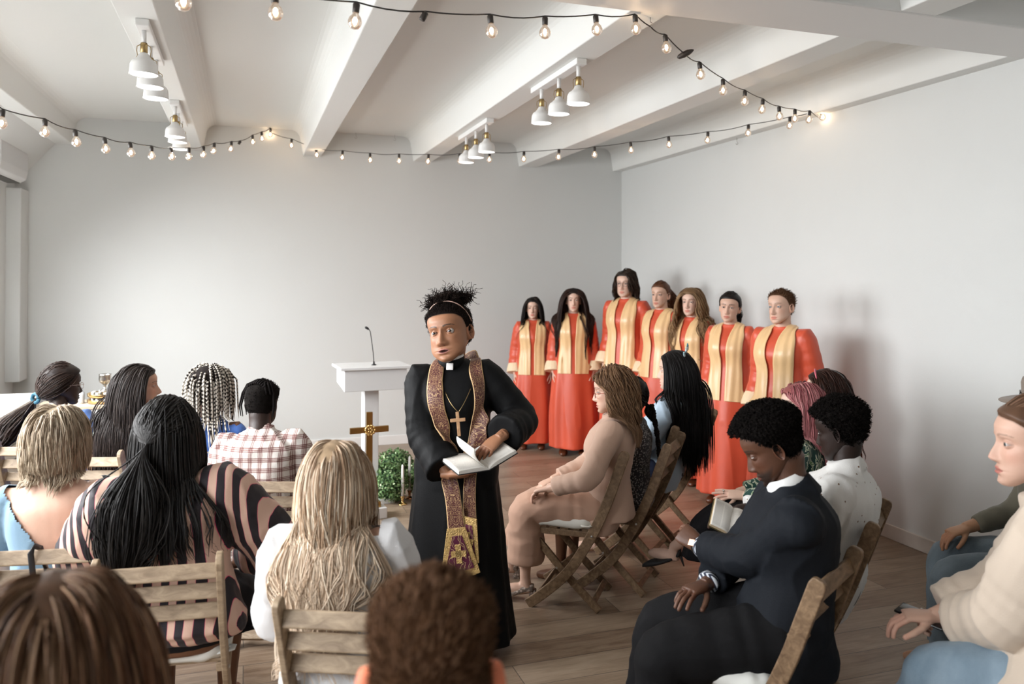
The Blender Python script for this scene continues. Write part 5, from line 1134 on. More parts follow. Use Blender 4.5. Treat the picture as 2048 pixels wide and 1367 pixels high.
# ------------------------------------------------------------------ the preacher
if PEOPLE('preacher'):
    f = Fig('person', 'preacher standing in a long black robe with gold brocade stole, holding an open book', 250, px=(893, 606), depth=3.93, sc=.985, sit=False, hz=232, hp=3, hr=11, hs=1.26, bulk=1.08, sw=.178, lean=1, side=3, twist=0, neck=.152,
            head=dict(skin=(.31, .145, .078), res=(140, 160), open=1, nosew=1.3, lips=1.35, full=.09, lip=(.40, .17, .14), hair=(.012, .009, .008), w=1.10, scalpk=.85, iris=(.03, .015, .01), gaze=(6, 0), eyeh=.0031, jaw=.12, blush=.15, neckr=.06),
            rh=dict(p=(.015, .265, .932), dir=(-1, .25, .05), up=(0, .35, -1), curl=(12, 16, 20, 24), spread=4, thumb=(30, 5, 5), hint=(.9, -.5, -.9)), lh=dict(p=(-.228, .245, 1.105), dir=(.66, .55, -.48), up=(.15, .55, 1), curl=(26, 30, 30, 30), spread=6, thumb=(34, 10, 10), hint=(-.8, -.5, -.6)))
    robe(f, BLACK, 'robe', inf=.030, hw=.285, hem=.055, folds=7, seed=4, sl=.036, flare=.03, upto=1.9, vox=.008, wr=.005)
    f.body(vox=.010, hvox=.0028); shoes(f, SHOEB)
    nz = f.N.z; k = .0025
    # standing collar, white tab and stole
    b = MB(); b.lathe([(.066, -.035), (.068, 0), (.064, .028), (.058, .03), (.057, -.03)], f.N+Vector((0, .012, .01)), 40, Matrix.Rotation(-.22, 3, 'X')); b.build('collar', BLACK, f.o, smooth=True)
    b = MB(); b.lathe([(.0635, .0), (.0645, .018), (.0625, .036), (.058, .037), (.056, 0)], f.N+Vector((0, .013, .012)), 40, Matrix.Rotation(-.22, 3, 'X')); b.build('clerical_collar', CLER, f.o, smooth=True)
    b = MB(); b.box(f.N+Vector((-.0, .083, -.012)), (.034, .006, .034), Matrix.Rotation(.35, 3, 'X'), .003); b.build('collar_tab', CLER, f.o, smooth=True)
    pr_ = [(0, -.115, nz-.03), (.05, -.095, nz+.015), (.082, -.01, nz+.02), (.092, .07, nz-.04), (.088, .13, nz-.14), (.068, .16, nz-.24), (.042, .19, nz-.36), (.015, .215, nz-.50), (-.01, .24, nz-.64), (-.025, .25, nz-.76)]
    pl_ = [(0, -.115, nz-.03), (-.05, -.095, nz+.015), (-.082, -.01, nz+.02), (-.100, .07, nz-.05), (-.122, .13, nz-.16), (-.125, .16, nz-.26), (-.105, .19, nz-.38), (-.085, .205, nz-.50), (-.082, .22, nz-.62), (-.085, .23, nz-.73)]
    sd = lambda j: [(0, -.25, 1), (j*.35, -.4, .9), (j*.8, -.2, .8), (j*1, 0, .35), (j*1, 0, .1)]+[(j*1, 0, 0)]*5
    ribbon(f, 'stole_band', STOLE, pr_, [.072, .074, .078, .080, .080, .076, .075, .075, .075, .082], off=.009, side=sd(1), free=.05)
    ribbon(f, 'stole_band', STOLE, pl_, [.072, .074, .078, .078, .070, .064, .062, .060, .060, .066], off=.009, side=sd(-1), free=.05)
    def stole_end(c, w0, w1, h, rz, ty):
        M = m4(Matrix.Rotation(rz, 3, 'Z')@Matrix.Rotation(ty, 3, 'Y'), Vector(c))@Matrix(((1, 0, 0, 0), (0, 0, 1, 0), (0, 1, 0, 0), (0, 0, 0, 1)))
        def trap(a, c_, h0, h1, sag): return [(-a/2, -h0), (-c_/2, -h1)]+[(-c_/2+c_*i/8, -h1-sag*math.sin(PI*i/8)) for i in range(1, 8)]+[(c_/2, -h1), (a/2, -h0)]
        o = MB().prism(trap(w0, w1, 0, h, .02)[::-1], .007, M).build('stole_end', GOLDT, f.o, bev=.002)
        MB().prism(trap(w0*.50, w1*.72, .035, h-.028, .012)[::-1], .010, M).build('end_panel', BURG, o)
        x = MB(); z = h*.55
        for cx_, cz, a, b_ in ((0, z, .026, .088), (0, z, .070, .028)):
            x.prism([(cx_-a/2, -cz-b_/2), (cx_+a/2, -cz-b_/2), (cx_+a/2, -cz+b_/2), (cx_-a/2, -cz+b_/2)], .0135, M)
        x.build('embroidered_cross', GOLDT, o)
    stole_end((-.025, .262, nz-.745), .088, .185, .215, .0, .10); stole_end((-.088, .245, nz-.70), .07, .15, .20, -.25, -.14)
    # pendant cross on a chain
    ch = MB(); A_, B_ = Vector((.058, .115, nz-.10)), Vector((-.085, .12, nz-.10)); C_ = Vector((-.028, .215, nz-.215))
    for e in (A_, B_): ch.tube([e+(C_-e)*q+Vector((0, .03*math.sin(q*PI), -.01*math.sin(q*PI))) for q in np.linspace(0, 1, 9)], .0016, 6)
    ch.build('chain', BRASS, f.o, smooth=True)
    b = MB(); b.box(C_+Vector((0, 0, -.055)), (.016, .010, .115), Matrix.Rotation(.09, 3, 'Y'), .002); b.box(C_+Vector((.002, .001, -.036)), (.072, .010, .016), Matrix.Rotation(.09, 3, 'Y'), .002); b.build('pendant_cross', WOODX, f.o)
    # hair: tight sides, headband, curly puff on top
    def only_top(R): return (R[:, 2] > .075)
    hair_tuft(f, 2600, .016, .0013, (HB, (.02, .014, .012)), seed=31, capth=.007, curl=.0022, up=.25, K=6, comb=(0, -.5, 1))
    rg = np.random.default_rng(5); n = 2200; base = np.array([.0, -.045, .112]); d = rg.normal(size=(n, 3)); d /= np.linalg.norm(d, axis=1)[:, None]; d[:, 2] = np.abs(d[:, 2])*.9+.0; p = base+d*np.array([.056, .05, .022]); L = rg.uniform(.02, .06, (n, 1)); out = []; ph = rg.uniform(0, 6.3, n); e1 = np.cross(d, rg.normal(size=(n, 3))); e1 /= np.linalg.norm(e1, axis=1)[:, None]; e2 = np.cross(d, e1); tq = rg.normal(size=(n, 3))*.25
    clump = np.sin(d[:, 0]*7+1)*np.sin(d[:, 1]*6+2)*.5+.6
    for i in range(12): t = i/11; out.append(p+(d+tq*t)*L*clump[:, None]*1.15*t+(e1*np.cos(ph+t*15)[:, None]+e2*np.sin(ph+t*15)[:, None])*.0065*min(1, t*3))
    Mh = np.array(f.hM); W = np.stack(out, 1)@Mh[:3, :3].T+Mh[:3, 3]; V, Q = strands_mesh(W, np.full((n, 12), .0012), 3, 1., rg); link('hair_puff', np_mesh('hair_puff', V, Q, strand_cols(n, 12, 3, rg, (HB, (.022, .015, .012)))), HAIRD, f.o)
    q = MB().ball(f.hM@Vector((0, -.045, .112)), (.06*1.2, .055*1.2, .036*1.2), f.hR, n=24, m=16); me = q.mesh('puff_core'); wrinkle(me, .008, 14, 2); set_col(me, HB); link('hair_puff_core', me, HAIRD, f.o)
    hb_ = MB().tube([f.hM@Vector((math.copysign(abs(math.cos(a))**.9, math.cos(a))*.0925, .030-.045*(1-math.sin(a)), .028+.094*math.sin(a))) for a in np.linspace(.0, PI, 30)], .0028, 6); hb_.build('headband', PURP, f.o, smooth=True)
    BM = m4(frame((-.46, .85, -.10), (.16, .12, 1)), Vector((-.135, .30, .998)))
    bk = open_book('open_book', 'open black-covered book with white pages held by the preacher', place_of(f, BM), .15, .215, 14, 9)
    # a page being turned
    pg = []; M3 = BM
    b = MB(); rows = []
    for y in (-.1, .1): rows.append([Vector((.010+.045*math.sin(q*1.9), y, .014+.10*q)) for q in np.linspace(0, 1, 12)])
    V = [v for r in rows for v in r]; b.add(V, [(i, i+1, 13+i, 12+i) for i in range(11)]); o = b.build('turning_page', PAPER, bk, smooth=True); sm = o.modifiers.new('s', 'SOLIDIFY'); sm.thickness = .004
# ------------------------------------------------------------------ seated people helpers
def top_garment(f, name, m, inf=.012, sl=.010, upto=1.9, hem=0, wr=.0035, wf=4.5, seed=0, vox=.009, cut=None, flare=0, neckr=.058, sflare=0, swr=.05, extra=None, sh=1., r=(.052, .046, .044, .038, .030), stretch=(1, 1, .6), belly=0, w=None):
    b = MB(); f.torso(b, inf, hem=hem, flare=flare, neckr=neckr, sh=sh, belly=belly, w=w)
    for j in (-1, 1):
        if upto > 0: f.arm(b, j, sl, upto=upto, wr=swr, seed=seed+j*2, flare=sflare, r=r)
    if extra: extra(b)
    return f.garment(b, name, m, vox, 3, wr, wf, seed, stretch, cut)
def pants(f, m, inf=.014, upto=1.93, name='trousers', wr=.003, seed=0, vox=.009, r=(.098, .086, .068, .062, .052)):
    b = MB(); b.ball(f.H+Vector((0, .0, -.005)), (.175*f.bulk, .135, .115), n=24, m=14)
    for j in (-1, 1): f.leg(b, j, inf, r=r, upto=upto, wr=.03)
    return f.garment(b, name, m, vox, 3, wr, 4, seed, (1, .5, 1), keep=False)
def skirt_seated(f, m, name='skirt', low=.25, w=.05, wr=.004, seed=0, kneez=None):
    b = MB(); K = (f.K[1]+f.K[-1])/2; X, Z = Vector((1, 0, 0)), Vector((0, 0, 1)); hw = abs(f.K[1].x-f.K[-1].x)/2+.085; A_ = (f.A[1]+f.A[-1])/2
    b.ball(f.H, (.19*f.bulk, .15, .12), n=24, m=14); Y = Vector((0, 1, 0))
    b.loft([(f.H+Vector((0, -.02, 0)), X, Z, .18*f.bulk, .10, .10), (f.H.lerp(K, .5), X, Z, hw+.05, .10, .10), (K+Vector((0, -.02, .01)), X, Z, hw+.03, .085, .09), (K+Vector((0, .05, -.04)), X, (Z*.5+Y).normalized(), hw+.03, .07, .07), (K.lerp(A_, .3)+Vector((0, .02, 0)), X, Y, hw+.035, .075, .085), (K.lerp(A_, low*1.6), X, Y, hw+.05, .09, .10)], n=40, sub=5, mod=lambda t, w_: 1+.03*t*math.sin(9*w_+seed))
    return f.garment(b, name, m, .009, 3, wr, 3.5, seed, (1, .5, .5), keep=False)
def watch(f, j, m, face=None, wd=.018, name='wristwatch', t=.90):
    e, h = f.E[j], f.Hd[j]; c = e.lerp(h, t)+ (h-e).normalized()*.02; d = (h-e).normalized(); z = Vector(f.Hd[(j, 'o')].get('up', (0, 0, 1))); R = frame(d, z)
    RR = Matrix((R.col[0], R.col[2]*-1, R.col[1])).transposed(); o = MB().lathe([(.0295, -wd/2), (.031, -wd/2), (.031, wd/2), (.0295, wd/2)], c, 28, RR, cap=False).build(name, m, f.o, smooth=True)
    if face: MB().box(c+R@Vector((0, 0, .034)), (.028, .036, .009), R, .003).build('dial_case', face, o)
    return o
SK.update()
# ------------------------------------------------------------------ left block
if PEOPLE('left'):
    # a: woman in blue dress, low ponytail
    BLUE = cloth('cornflower_blue', (.10, .19, .47)); BLUED = cloth('deep_blue', (.045, .085, .28))
    f = Fig('person', 'woman in a blue dress and glasses with a low dark ponytail, seated at far left', 68, chair='a', px=(122, 730), sc=1.0, hz=30, hp=-4, hs=1.1, bulk=1.08, sw=.175, lean=8, head=dict(skin=SK['deep'], hair=HDB, res=(80, 96), lips=1.4, nosew=1.3, lip=(.09, .025, .02)))
    top_garment(f, 'dress_top', BLUE, seed=2, upto=1.9); skirt_seated(f, BLUED, 'dress_skirt', seed=1); f.body(vox=.012, hvox=.004)
    hair_tied(f, (-.05, -.105, -.075), n=900, tail=.42, cols=((.018, .010, .008), (.035, .02, .015)), r=.0026, layer=.016, capth=.016, seed=41, tspread=.028, tdir=(-.42, -.35, -1), wave=.015, wfreq=7, drop=.15)
    b = MB().tube([f.hM@(Vector((-.05, -.122, -.078))+Vector((.0, .02*math.cos(a)*.5, 0))+Vector((.024*math.cos(a), 0, .024*math.sin(a)))) for a in np.linspace(0, 2*PI, 20)], .011, 8); me = b.mesh('scrunchie'); wrinkle(me, .004, 22, 2); link('hair_scrunchie', me, cloth('teal_scrunchie', (.03, .11, .16)), f.o); glasses(f, (.55, .42, .38)); 
    # b: very long straight dark hair, mint dress
    f = Fig('person', 'woman with very long straight dark hair and a mint dress looking right', 76, chair='b', px=(281, 731), sc=1.0, hz=6, hp=0, hs=1.06, lean=6, sw=.16, head=dict(skin=(.50, .29, .20), hair=HDB, res=(110, 120), nose=1.15, brow=(.03, .018, .015)))
    top_garment(f, 'dress_top', cloth('mint_dress', (.50, .58, .50)), seed=3, upto=.6, cut=lambda V: (V[:, 2] > 1.0)); skirt_seated(f, MATS['mint_dress'], 'dress_skirt', seed=2); f.body(vox=.010, hvox=.004, whole=True)
    hair_fall(f, n=1500, length=.62, K=26, layer=.022, cols=((.017, .012, .011), (.03, .021, .018)), r=.0024, seed=42, back=2.2, face_clear=.066, capth=.014, outw=.0, wave=.006, wfreq=4, ymax=.03)
    # c: black and white braids, blue sleeveless
    f = Fig('person', 'woman with black and white beaded braids in a sleeveless blue top', 70, px=(418, 736), sc=1.0, hz=38, hp=2, hs=1.08, bulk=1.05, lean=5, head=dict(skin=SK['brown'], hair=HB, res=(90, 100), lips=1.5, nosew=1.3, lip=(.16, .05, .045)))
    top_garment(f, 'top', cloth('bright_blue_knit', (.085, .19, .56)), seed=4, upto=0); skirt_seated(f, MATS['bright_blue_knit'], 'skirt', seed=3); f.body(vox=.009, hvox=.004, whole=True)
    def alt(c, t):
        N, K, _ = c.shape; L_ = np.arange(K)[None, :, None]; on = (np.sin(L_*2.05+np.arange(N)[:, None, None]*1.7) > -.15); w_ = on & (t < .8) | (t >= .8) & (np.arange(N)[:, None, None] % 7 > 0); return np.where(w_, np.array([.62, .57, .50]), np.array([.015, .012, .012]))
    hair_fall(f, n=230, length=.27, K=44, layer=.022, r=.0046, cols=(HB,), seed=43, m=6, flat=1., alt=alt, bumpy=(.28, 55), capth=.016, capcol=(.02, .016, .015), matl=HAIRD, face_clear=.07, outw=.03, k=.22)
    # d: man in plaid flannel with thin cornrow braids
    f = Fig('person', 'man in a white and brown plaid shirt seen from behind, thin short braids', 70, chair='d', px=(522, 760), sc=1.02, hz=62, hp=-6, hs=1.05, bulk=1.12, sw=.20, lean=9, bend=3, head=dict(skin=(.028, .015, .011), hair=(.012, .01, .009), res=(110, 120), scalpk=.9, neckr=.056))
    def collar(b): b.lathe([(.075, -.03), (.074, 0), (.066, .032), (.058, .034)], f.N+Vector((0, .0, .0)), 36, Matrix.Rotation(-.25, 3, 'X'))
    top_garment(f, 'plaid_shirt', PLAID, inf=.026, sl=.022, seed=5, hem=.3, vox=.0075, wr=.006, wf=5, flare=.02, extra=collar); pants(f, cloth('dark_trousers', (.02, .02, .024)), seed=3); f.body(vox=.010, hvox=.004)
    hair_tuft(f, 1200, .008, .0013, ((.012, .010, .009),), seed=44, capth=.006, curl=.001, up=.35, K=4)
    rg = np.random.default_rng(9); b = MB()
    for k in range(15):
        a = k/14*PI*1.5-.25*PI; y0 = -.03+.05*math.sin(a*1.0); x0 = .066*math.cos(a); st = Vector((x0*.55, y0+.02, .108)); pts = [st, Vector((x0*.95, y0-.01, .092)), Vector((x0*1.22+.004*math.copysign(1, x0), y0-.02, .045)), Vector((x0*1.3+.006*math.copysign(1, x0), y0-.02-.01*rg.random(), -.015)), Vector((x0*1.28, y0-.02, -.035-.035*rg.random()))]
        if y0 < -.05: pts = pts[:3]
        b.tube([f.hM@p for p in pts], [.0045, .0055, .005, .0045, .002][:len(pts)], 7)
    for k in range(9): x0 = -.056+.014*k; b.tube([f.hM@(Vector((x0*(1-.3*q), .06-.17*q, .083+.034*math.sin(q*PI)-.02*(x0/.06)**2))) for q in np.linspace(0, .85, 8)], .0055, 7)
    me = b.mesh('braids'); set_col(me, (.012, .01, .01)); link('braids', me, HAIRD, f.o)
    # e: grey bob, bare back
    f = Fig('person', 'woman with a grey blonde bob and a grey-blue low-back dress seen from behind', 84, chair='e', px=(112, 820), sc=1.0, hz=70, hp=-5, hs=1.07, bulk=1.08, sw=.178, lean=4, head=dict(skin=(.60, .385, .29), hair=(.36, .29, .21), res=(110, 120), neckr=.053))
    def cutV(V): back = V[:, 1] < .03; zc = .80+1.28*np.abs(V[:, 0]+.01); return (back & (V[:, 2] > zc) & (np.abs(V[:, 0]) < .19)) | (~back & (V[:, 2] > .93+.9*np.abs(V[:, 0])) & (np.abs(V[:, 0]) < .13))
    top_garment(f, 'dress_top', cloth('slate_blue_dress', (.17, .27, .36)), inf=.010, sl=.010, upto=.7, seed=6, cut=cutV, vox=.008); skirt_seated(f, MATS['slate_blue_dress'], 'dress_skirt', seed=4)
    f.body(vox=.0065, hvox=.004, whole=True)
    hair_fall(f, n=2100, length=.185, K=22, layer=.022, cols=((.48, .39, .29), (.36, .28, .20), (.60, .51, .40), (.22, .16, .11)), r=.0021, seed=45, back=1.0, capth=.012, capcol=(.30, .24, .17), outw=.0, wave=.004, wfreq=5, k=.35, lenfn=lambda R: .86-.50*sst(-.02, -.09, R[:, 1])*sst(.07, -.04, R[:, 2])+.25*sst(.03, .1, R[:, 2]), tight=1.05, tip=(.40, .32, .23))
    # f: zebra blouse, long micro braids
    f = Fig('person', 'woman in a pink and black zebra blouse with waist-length black micro braids', 82, chair='f', px=(332, 806), sc=1.03, hz=84, hp=-4, hs=1.1, bulk=1.3, sw=.20, lean=5, twist=4, head=dict(skin=SK['brown'], hair=HB, res=(80, 90)), lh=dict(p=(-.16, .30, .66), hint=(-1.2, -.5, -.3)), rh=dict(p=(.18, .30, .66), hint=(1.2, -.4, -.3)))
    top_garment(f, 'zebra_blouse', ZEBRA, inf=.024, sl=.028, seed=7, upto=1.75, wr=.006, wf=4, r=(.066, .070, .064, .060, .036), flare=.04, hem=-.25, sflare=-.03, extra=lambda b: b.loft([(f.W-f.u1*.02, Vector((1, 0, 0)), Vector((0, 1, 0)), .205, .16, .15), (f.H+Vector((0, 0, .05)), Vector((1, 0, 0)), Vector((0, 1, 0)), .235, .2, .175), (f.H-Vector((0, 0, -.005)), Vector((1, 0, 0)), Vector((0, 1, 0)), .255, .25, .19)], n=60, sub=5, mod=lambda t, w_: 1+.035*t*math.sin(13*w_)))
    skirt_seated(f, cloth('black_skirt_cotton', (.012, .012, .014)), 'skirt', seed=5); f.body(vox=.012, hvox=.004)
    hair_tied(f, (-.035, -.135, -.005), n=1700, tail=.50, K1=12, K2=30, cols=((.010, .009, .009), (.018, .016, .015)), r=.0023, m=4, flat=1., bumpy=(.25, 2.3), layer=.030, capth=.010, seed=46, tspread=.040, tdir=(-.10, .0, -1), wave=.006, wfreq=3, drop=.3, only=lambda R: (R[:, 2] > .02) | (R[:, 0] < -.02), name='braids')
    hair_fall(f, n=1100, length=.36, K=30, layer=.028, r=.0023, cols=((.010, .009, .009), (.018, .016, .015)), seed=47, m=4, flat=1., bumpy=(.25, 90), capth=0, outw=.04, back=1.6, name='lower_braids')
    # g: blonde, long waves, white tee
    f = Fig('person', 'woman with long wavy blonde hair and a white top in the centre foreground', 70, chair='g', px=(668, 886), sc=.985, hz=70, hp=-3, hs=1.08, bulk=1.12, sw=.19, lean=5, head=dict(skin=(.56, .34, .25), hair=(.40, .28, .18), res=(90, 100)))
    top_garment(f, 'white_top', cloth('heather_white_jersey', (.62, .62, .63), var=.03), inf=.022, sl=.022, seed=8, upto=1.85, hem=.3, vox=.008, wr=.005, cut=lambda V: (V[:, 2] > 1.045) & (np.abs(V[:, 0]) < .13), r=(.054, .052, .05, .045, .036)); pants(f, cloth('light_trousers', (.45, .44, .42)), seed=5); f.body(vox=.008, hvox=.004, whole=True)
    hair_fall(f, n=2600, length=.52, K=34, layer=.014, cols=((.64, .50, .36), (.42, .29, .19), (.76, .66, .53), (.33, .21, .13)), root=(.34, .23, .15), tip=(.70, .57, .44), r=.0022, seed=48, back=1.1, capth=.012, capcol=(.34, .24, .15), wave=.017, wfreq=3.2, outw=-.09, k=.26, wavestart=.45, ksp=.0036)
    # h: brown hair close foreground
    f = Fig('person', 'brown-haired head, closest to the viewer at the bottom left corner, blurred', 84, px=(108, 1158), sc=1.03, hz=96, hp=-4, hs=1.05, bulk=1.05, lean=4, head=dict(skin=SK['fair'], hair=HMB, res=(60, 70)))
    top_garment(f, 'jumper', cloth('beige_jumper', (.45, .38, .30)), seed=9); pants(f, DENIM, seed=6); f.body(vox=.012, hvox=.005)
    hair_fall(f, n=1700, length=.46, K=26, layer=.022, cols=((.105, .050, .024), (.17, .09, .05), (.24, .145, .085), (.05, .024, .013)), r=.0026, seed=49, back=1.4, capth=.012, capcol=(.06, .03, .016), wave=.006, wfreq=4, outw=.01, k=.26)
    # i: boy with short hair
    f = Fig('person', 'short-haired brown head with both ears visible, bottom centre foreground, blurred', 77, px=(862, 1180), sc=1.04, hz=78, hp=-4, hs=1.04, bulk=1.0, sw=.18, lean=4, head=dict(skin=(.62, .34, .23), hair=(.10, .052, .028), res=(90, 100), scalpk=.7, earc=(.85, .28, .15), w=.96, earx=1.17))  # earc paints the pinkish tint of lit ears into their colour
    top_garment(f, 'shirt', cloth('navy_shirt', (.04, .05, .09)), seed=10); pants(f, DENIMG, seed=7); f.body(vox=.012, hvox=.005)
    hair_tuft(f, 4200, .016, .0011, ((.075, .036, .018), (.12, .062, .032), (.18, .10, .06)), seed=50, capth=.003, curl=.001, up=.5, K=5, thick=lambda x, y, z: .001+.018*sst(.02, .10, z), comb=(.3, .3, .6), hi=.0)
# ------------------------------------------------------------------ right block
if PEOPLE('right'):
    # j: beige blazer
    BLZ = cloth('beige_suiting', (.50, .335, .255), .7)
    f = Fig('person', 'woman in a beige blazer and trousers with shoulder-length brown hair, seated sideways', 150, chair=CHP['j'][:2]+(150,), px=(1222, 737), sc=1.01, hz=156, hp=-8, hs=1.08, bulk=1.04, sw=.178, lean=10, bend=4, head=dict(skin=SK['white'], hair=HMB, res=(110, 120), lip=(.5, .16, .13)), lh=dict(px=(1100, 975, .68), hint=(-1, -.9, -.3), curl=30), rh=dict(p=(.06, .30, .66), curl=30), lfeet=(1050, 1160, .11, 0), rfeet=(1020, 1120, .10, 0))
    top_garment(f, 'blazer', BLZ, inf=.026, sl=.020, seed=11, upto=1.9, hem=.3, flare=.02, wr=.004, wf=3.2, vox=.0075, extra=lambda b: b.loft([(f.W-f.u1*.05, Vector((1, 0, 0)), Vector((0, 1, 0)), .150, .13, .12), (f.H+Vector((0, -.02, .0)), Vector((1, 0, 0)), Vector((0, 1, 0)), .178, .20, .15), (f.H+Vector((0, -.02, -.075)), Vector((1, 0, 0)), Vector((0, 1, 0)), .182, .22, .16)], n=40, sub=4))
    b = MB(); b.lathe([(.080, -.04), (.076, .0), (.066, .024), (.060, .02)], f.N-f.F*.004, 36, Matrix.Rotation(-.32, 3, 'X')); b.build('lapel_collar', BLZ, f.o, smooth=True)
    pants(f, cloth('rose_beige_trousers', (.46, .28, .20), .75), upto=1.78, seed=8, r=(.10, .092, .085, .09, .098), wr=.006); f.body(hvox=.0035, legr=(.09, .078, .05, .046, .033))
    hair_fall(f, n=1800, length=.215, K=26, layer=.022, cols=((.20, .105, .055), (.32, .19, .105), (.11, .055, .028)), tip=(.26, .15, .085), r=.0021, seed=51, back=.9, capth=.016, capcol=(.07, .035, .02), wave=.017, wfreq=6.5, outw=.02, k=.3, wavestart=.35, lenfn=lambda R: 1+.18*sst(.03, .1, R[:, 2]), tight=1.1, face_clear=.070, ymax=.018); glasses(f, (.40, .10, .06), z=-.01)
    SHN = pat('snake_leather', lambda nt, tc: blobs(nt, tc.outputs['Object'], 60, .3, (.55, .45, .38), (.22, .17, .14), 1., .15), .5)
    for j in (-1, 1):
        a = f.A[j]; d = Vector((0, 1, 0)); b = MB(); b.loft([(a+Vector((0, -.05, -.045)), Vector((1, 0, 0)), Vector((0, 0, 1)), .024, .03, .02), (a+Vector((0, 0, -.045)), Vector((1, 0, 0)), Vector((0, 0, 1)), .036, .03, .02), (a+Vector((0, .09, -.08)), Vector((1, 0, 0)), Vector((0, 0, 1)), .043, .022, .018), (a+Vector((0, .16, -.09)), Vector((1, 0, 0)), Vector((0, 0, 1)), .03, .016, .014)], n=18)
        o = b.build('heeled_shoe', SHN, f.o, smooth=True); MB().box(a+Vector((0, -.045, -.075)), (.042, .04, .065), None, .008).build('block_heel', SHN, o, smooth=True)
    # k: hidden person with a black braid between j and l
    f = Fig('person', 'person mostly hidden behind the beige blazer, dark patterned dress and long black braid', 138, chair='k', px=(1262, 768), sc=.94, hz=140, hs=1.02, lean=6, sw=.16, head=dict(skin=SK['brown'], hair=HB, res=(60, 70)))
    top_garment(f, 'dress_top', FINE, seed=12); skirt_seated(f, FINE, 'dress_skirt', seed=6); f.body(vox=.012, hvox=.005)
    hair_tied(f, (.03, -.10, -.05), n=350, tail=.12, cols=(HB,), seed=52, tspread=.01, capth=.012)
    b = MB(); tp_ = f.hM@Vector((.03, -.115, -.06)); 
    for s_ in range(3): b.tube([tp_+Vector((.012*math.sin(q*46+s_*2.09), -.02-.008*math.cos(q*92+s_*2.09)-.05*math.sin(q*2), -.46*q)) for q in np.linspace(0, 1, 70)], [.012*(1-.5*q) for q in np.linspace(0, 1, 70)], 7)
    me = b.mesh('long_braid'); set_col(me, HB); link('long_braid', me, HAIRD, f.o)
    # l: light blue shirt, long black hair with clip
    f = Fig('person', 'woman with long straight black hair, a teal clip and light blue shirt', 140, chair='l', px=(1352, 703), sc=1.02, hz=144, hp=-2, hs=1.07, lean=6, sw=.165, head=dict(skin=(.60, .40, .31), hair=HB, res=(100, 110)), lh=dict(p=(-.10, .30, .66), hint=(-1, -.6, -.4)))
    top_garment(f, 'shirt', cloth('light_blue_linen', (.40, .50, .60)), inf=.024, sl=.024, seed=13, wr=.007, wf=4.5, hem=.2, vox=.0085, r=(.056, .056, .052, .046, .036)); pants(f, cloth('navy_trousers', (.02, .025, .05)), seed=9); f.body(hvox=.004)
    hair_fall(f, n=1600, length=.60, K=28, layer=.016, cols=((.0075, .0065, .007), (.014, .012, .012)), r=.0024, seed=53, back=2.0, capth=.012, outw=.0, face_clear=.068, ymax=.045)
    b = MB(); 
    for a in range(5): an = a*1.25; b.ball(f.hM@(Vector((-.045, -.075, .118))+Vector((.030*math.cos(an), -.012*math.sin(an), .028*math.sin(an)))), (.026, .007, .014), Matrix.Rotation(an, 3, 'Y'), n=10, m=8)
    b.build('hair_clip', pat('teal_bow_cloth', lambda nt, tc: ramp(nt, noise_(nt, tc.outputs['Object'], 40), [(.45, (.05, .20, .26)), (.55, (.60, .66, .66))]), .6), f.o, smooth=True)
    # p: pink headband behind
    f = Fig('person', 'dark-haired woman with a pink headband, mostly hidden behind the pink-haired woman', 132, px=(1652, 742), sc=.985, hz=138, hs=1.06, lean=5, sw=.165, head=dict(skin=SK['fair'], hair=HDB, res=(80, 90)))
    top_garment(f, 'blouse', cloth('plum_blouse', (.10, .04, .05)), seed=14); skirt_seated(f, PINKS, 'floral_skirt', seed=7); f.body(vox=.012, hvox=.005)
    hair_fall(f, n=900, length=.42, layer=.018, cols=((.028, .013, .010), (.05, .02, .013)), seed=54, back=1.8, capth=.014, wave=.012, tip=(.12, .03, .02), ymax=.04)
    b = MB().tube([f.hM@Vector((math.cos(a)*.090, .042-.03*(1-math.sin(a)), .018+.092*math.sin(a))) for a in np.linspace(.0, PI, 30)], .016, 8, flat=.35, ref=(0, 0, 1)); b.build('headband', cloth('pink_headband', (.70, .16, .22)), f.o, smooth=True)
    # o: pink bob, green leaf blouse, black skirt, crossed legs
    f = Fig('person', 'woman with a pink bob, green leaf-print blouse and black skirt, legs crossed', 138, chair=(2.62, 3.50, 138), px=(1602, 768), sc=1.02, hz=158, hp=-3, hs=1.06, lean=8, sw=.165, head=dict(skin=SK['fair'], hair=(.36, .11, .12), res=(110, 120), brow=(.10, .05, .03), iris=(.10, .10, .07)), lh=dict(px=(1492, 992, .72), dir=(-.1, 1, .05), up=(-.35, .1, 1), curl=(8, 8, 12, 14), spread=9, thumb=(50, 10, 5), hint=(-1, -.6, -.2)), rh=dict(p=(.14, .28, .68)), lfeet=(1345, 1095, .27, 0), kn=None)
    top_garment(f, 'leaf_blouse', GREEN, inf=.018, sl=.018, seed=15, upto=1.9, wr=.005); skirt_seated(f, cloth('black_crepe', (.010, .010, .012), .75), 'skirt', low=.40, seed=8, wr=.005); f.body(hvox=.003, legr=(.085, .075, .05, .048, .033))
    hair_fall(f, n=1500, length=.225, K=22, layer=.016, cols=((.42, .13, .15), (.52, .20, .21), (.28, .075, .08), (.60, .28, .28)), root=(.16, .045, .035), r=.0022, seed=55, back=1.0, capth=.010, capcol=(.26, .08, .075), k=.3, ymax=.022, face_clear=.066, tip=(.55, .22, .23))
    HEEL = mat('black_suede', (.008, .008, .009), .7)
    a = f.A[-1]; dsh = (f.A[-1]-f.K[-1]).normalized(); fw = Vector((0, 1, -.45)).normalized(); 
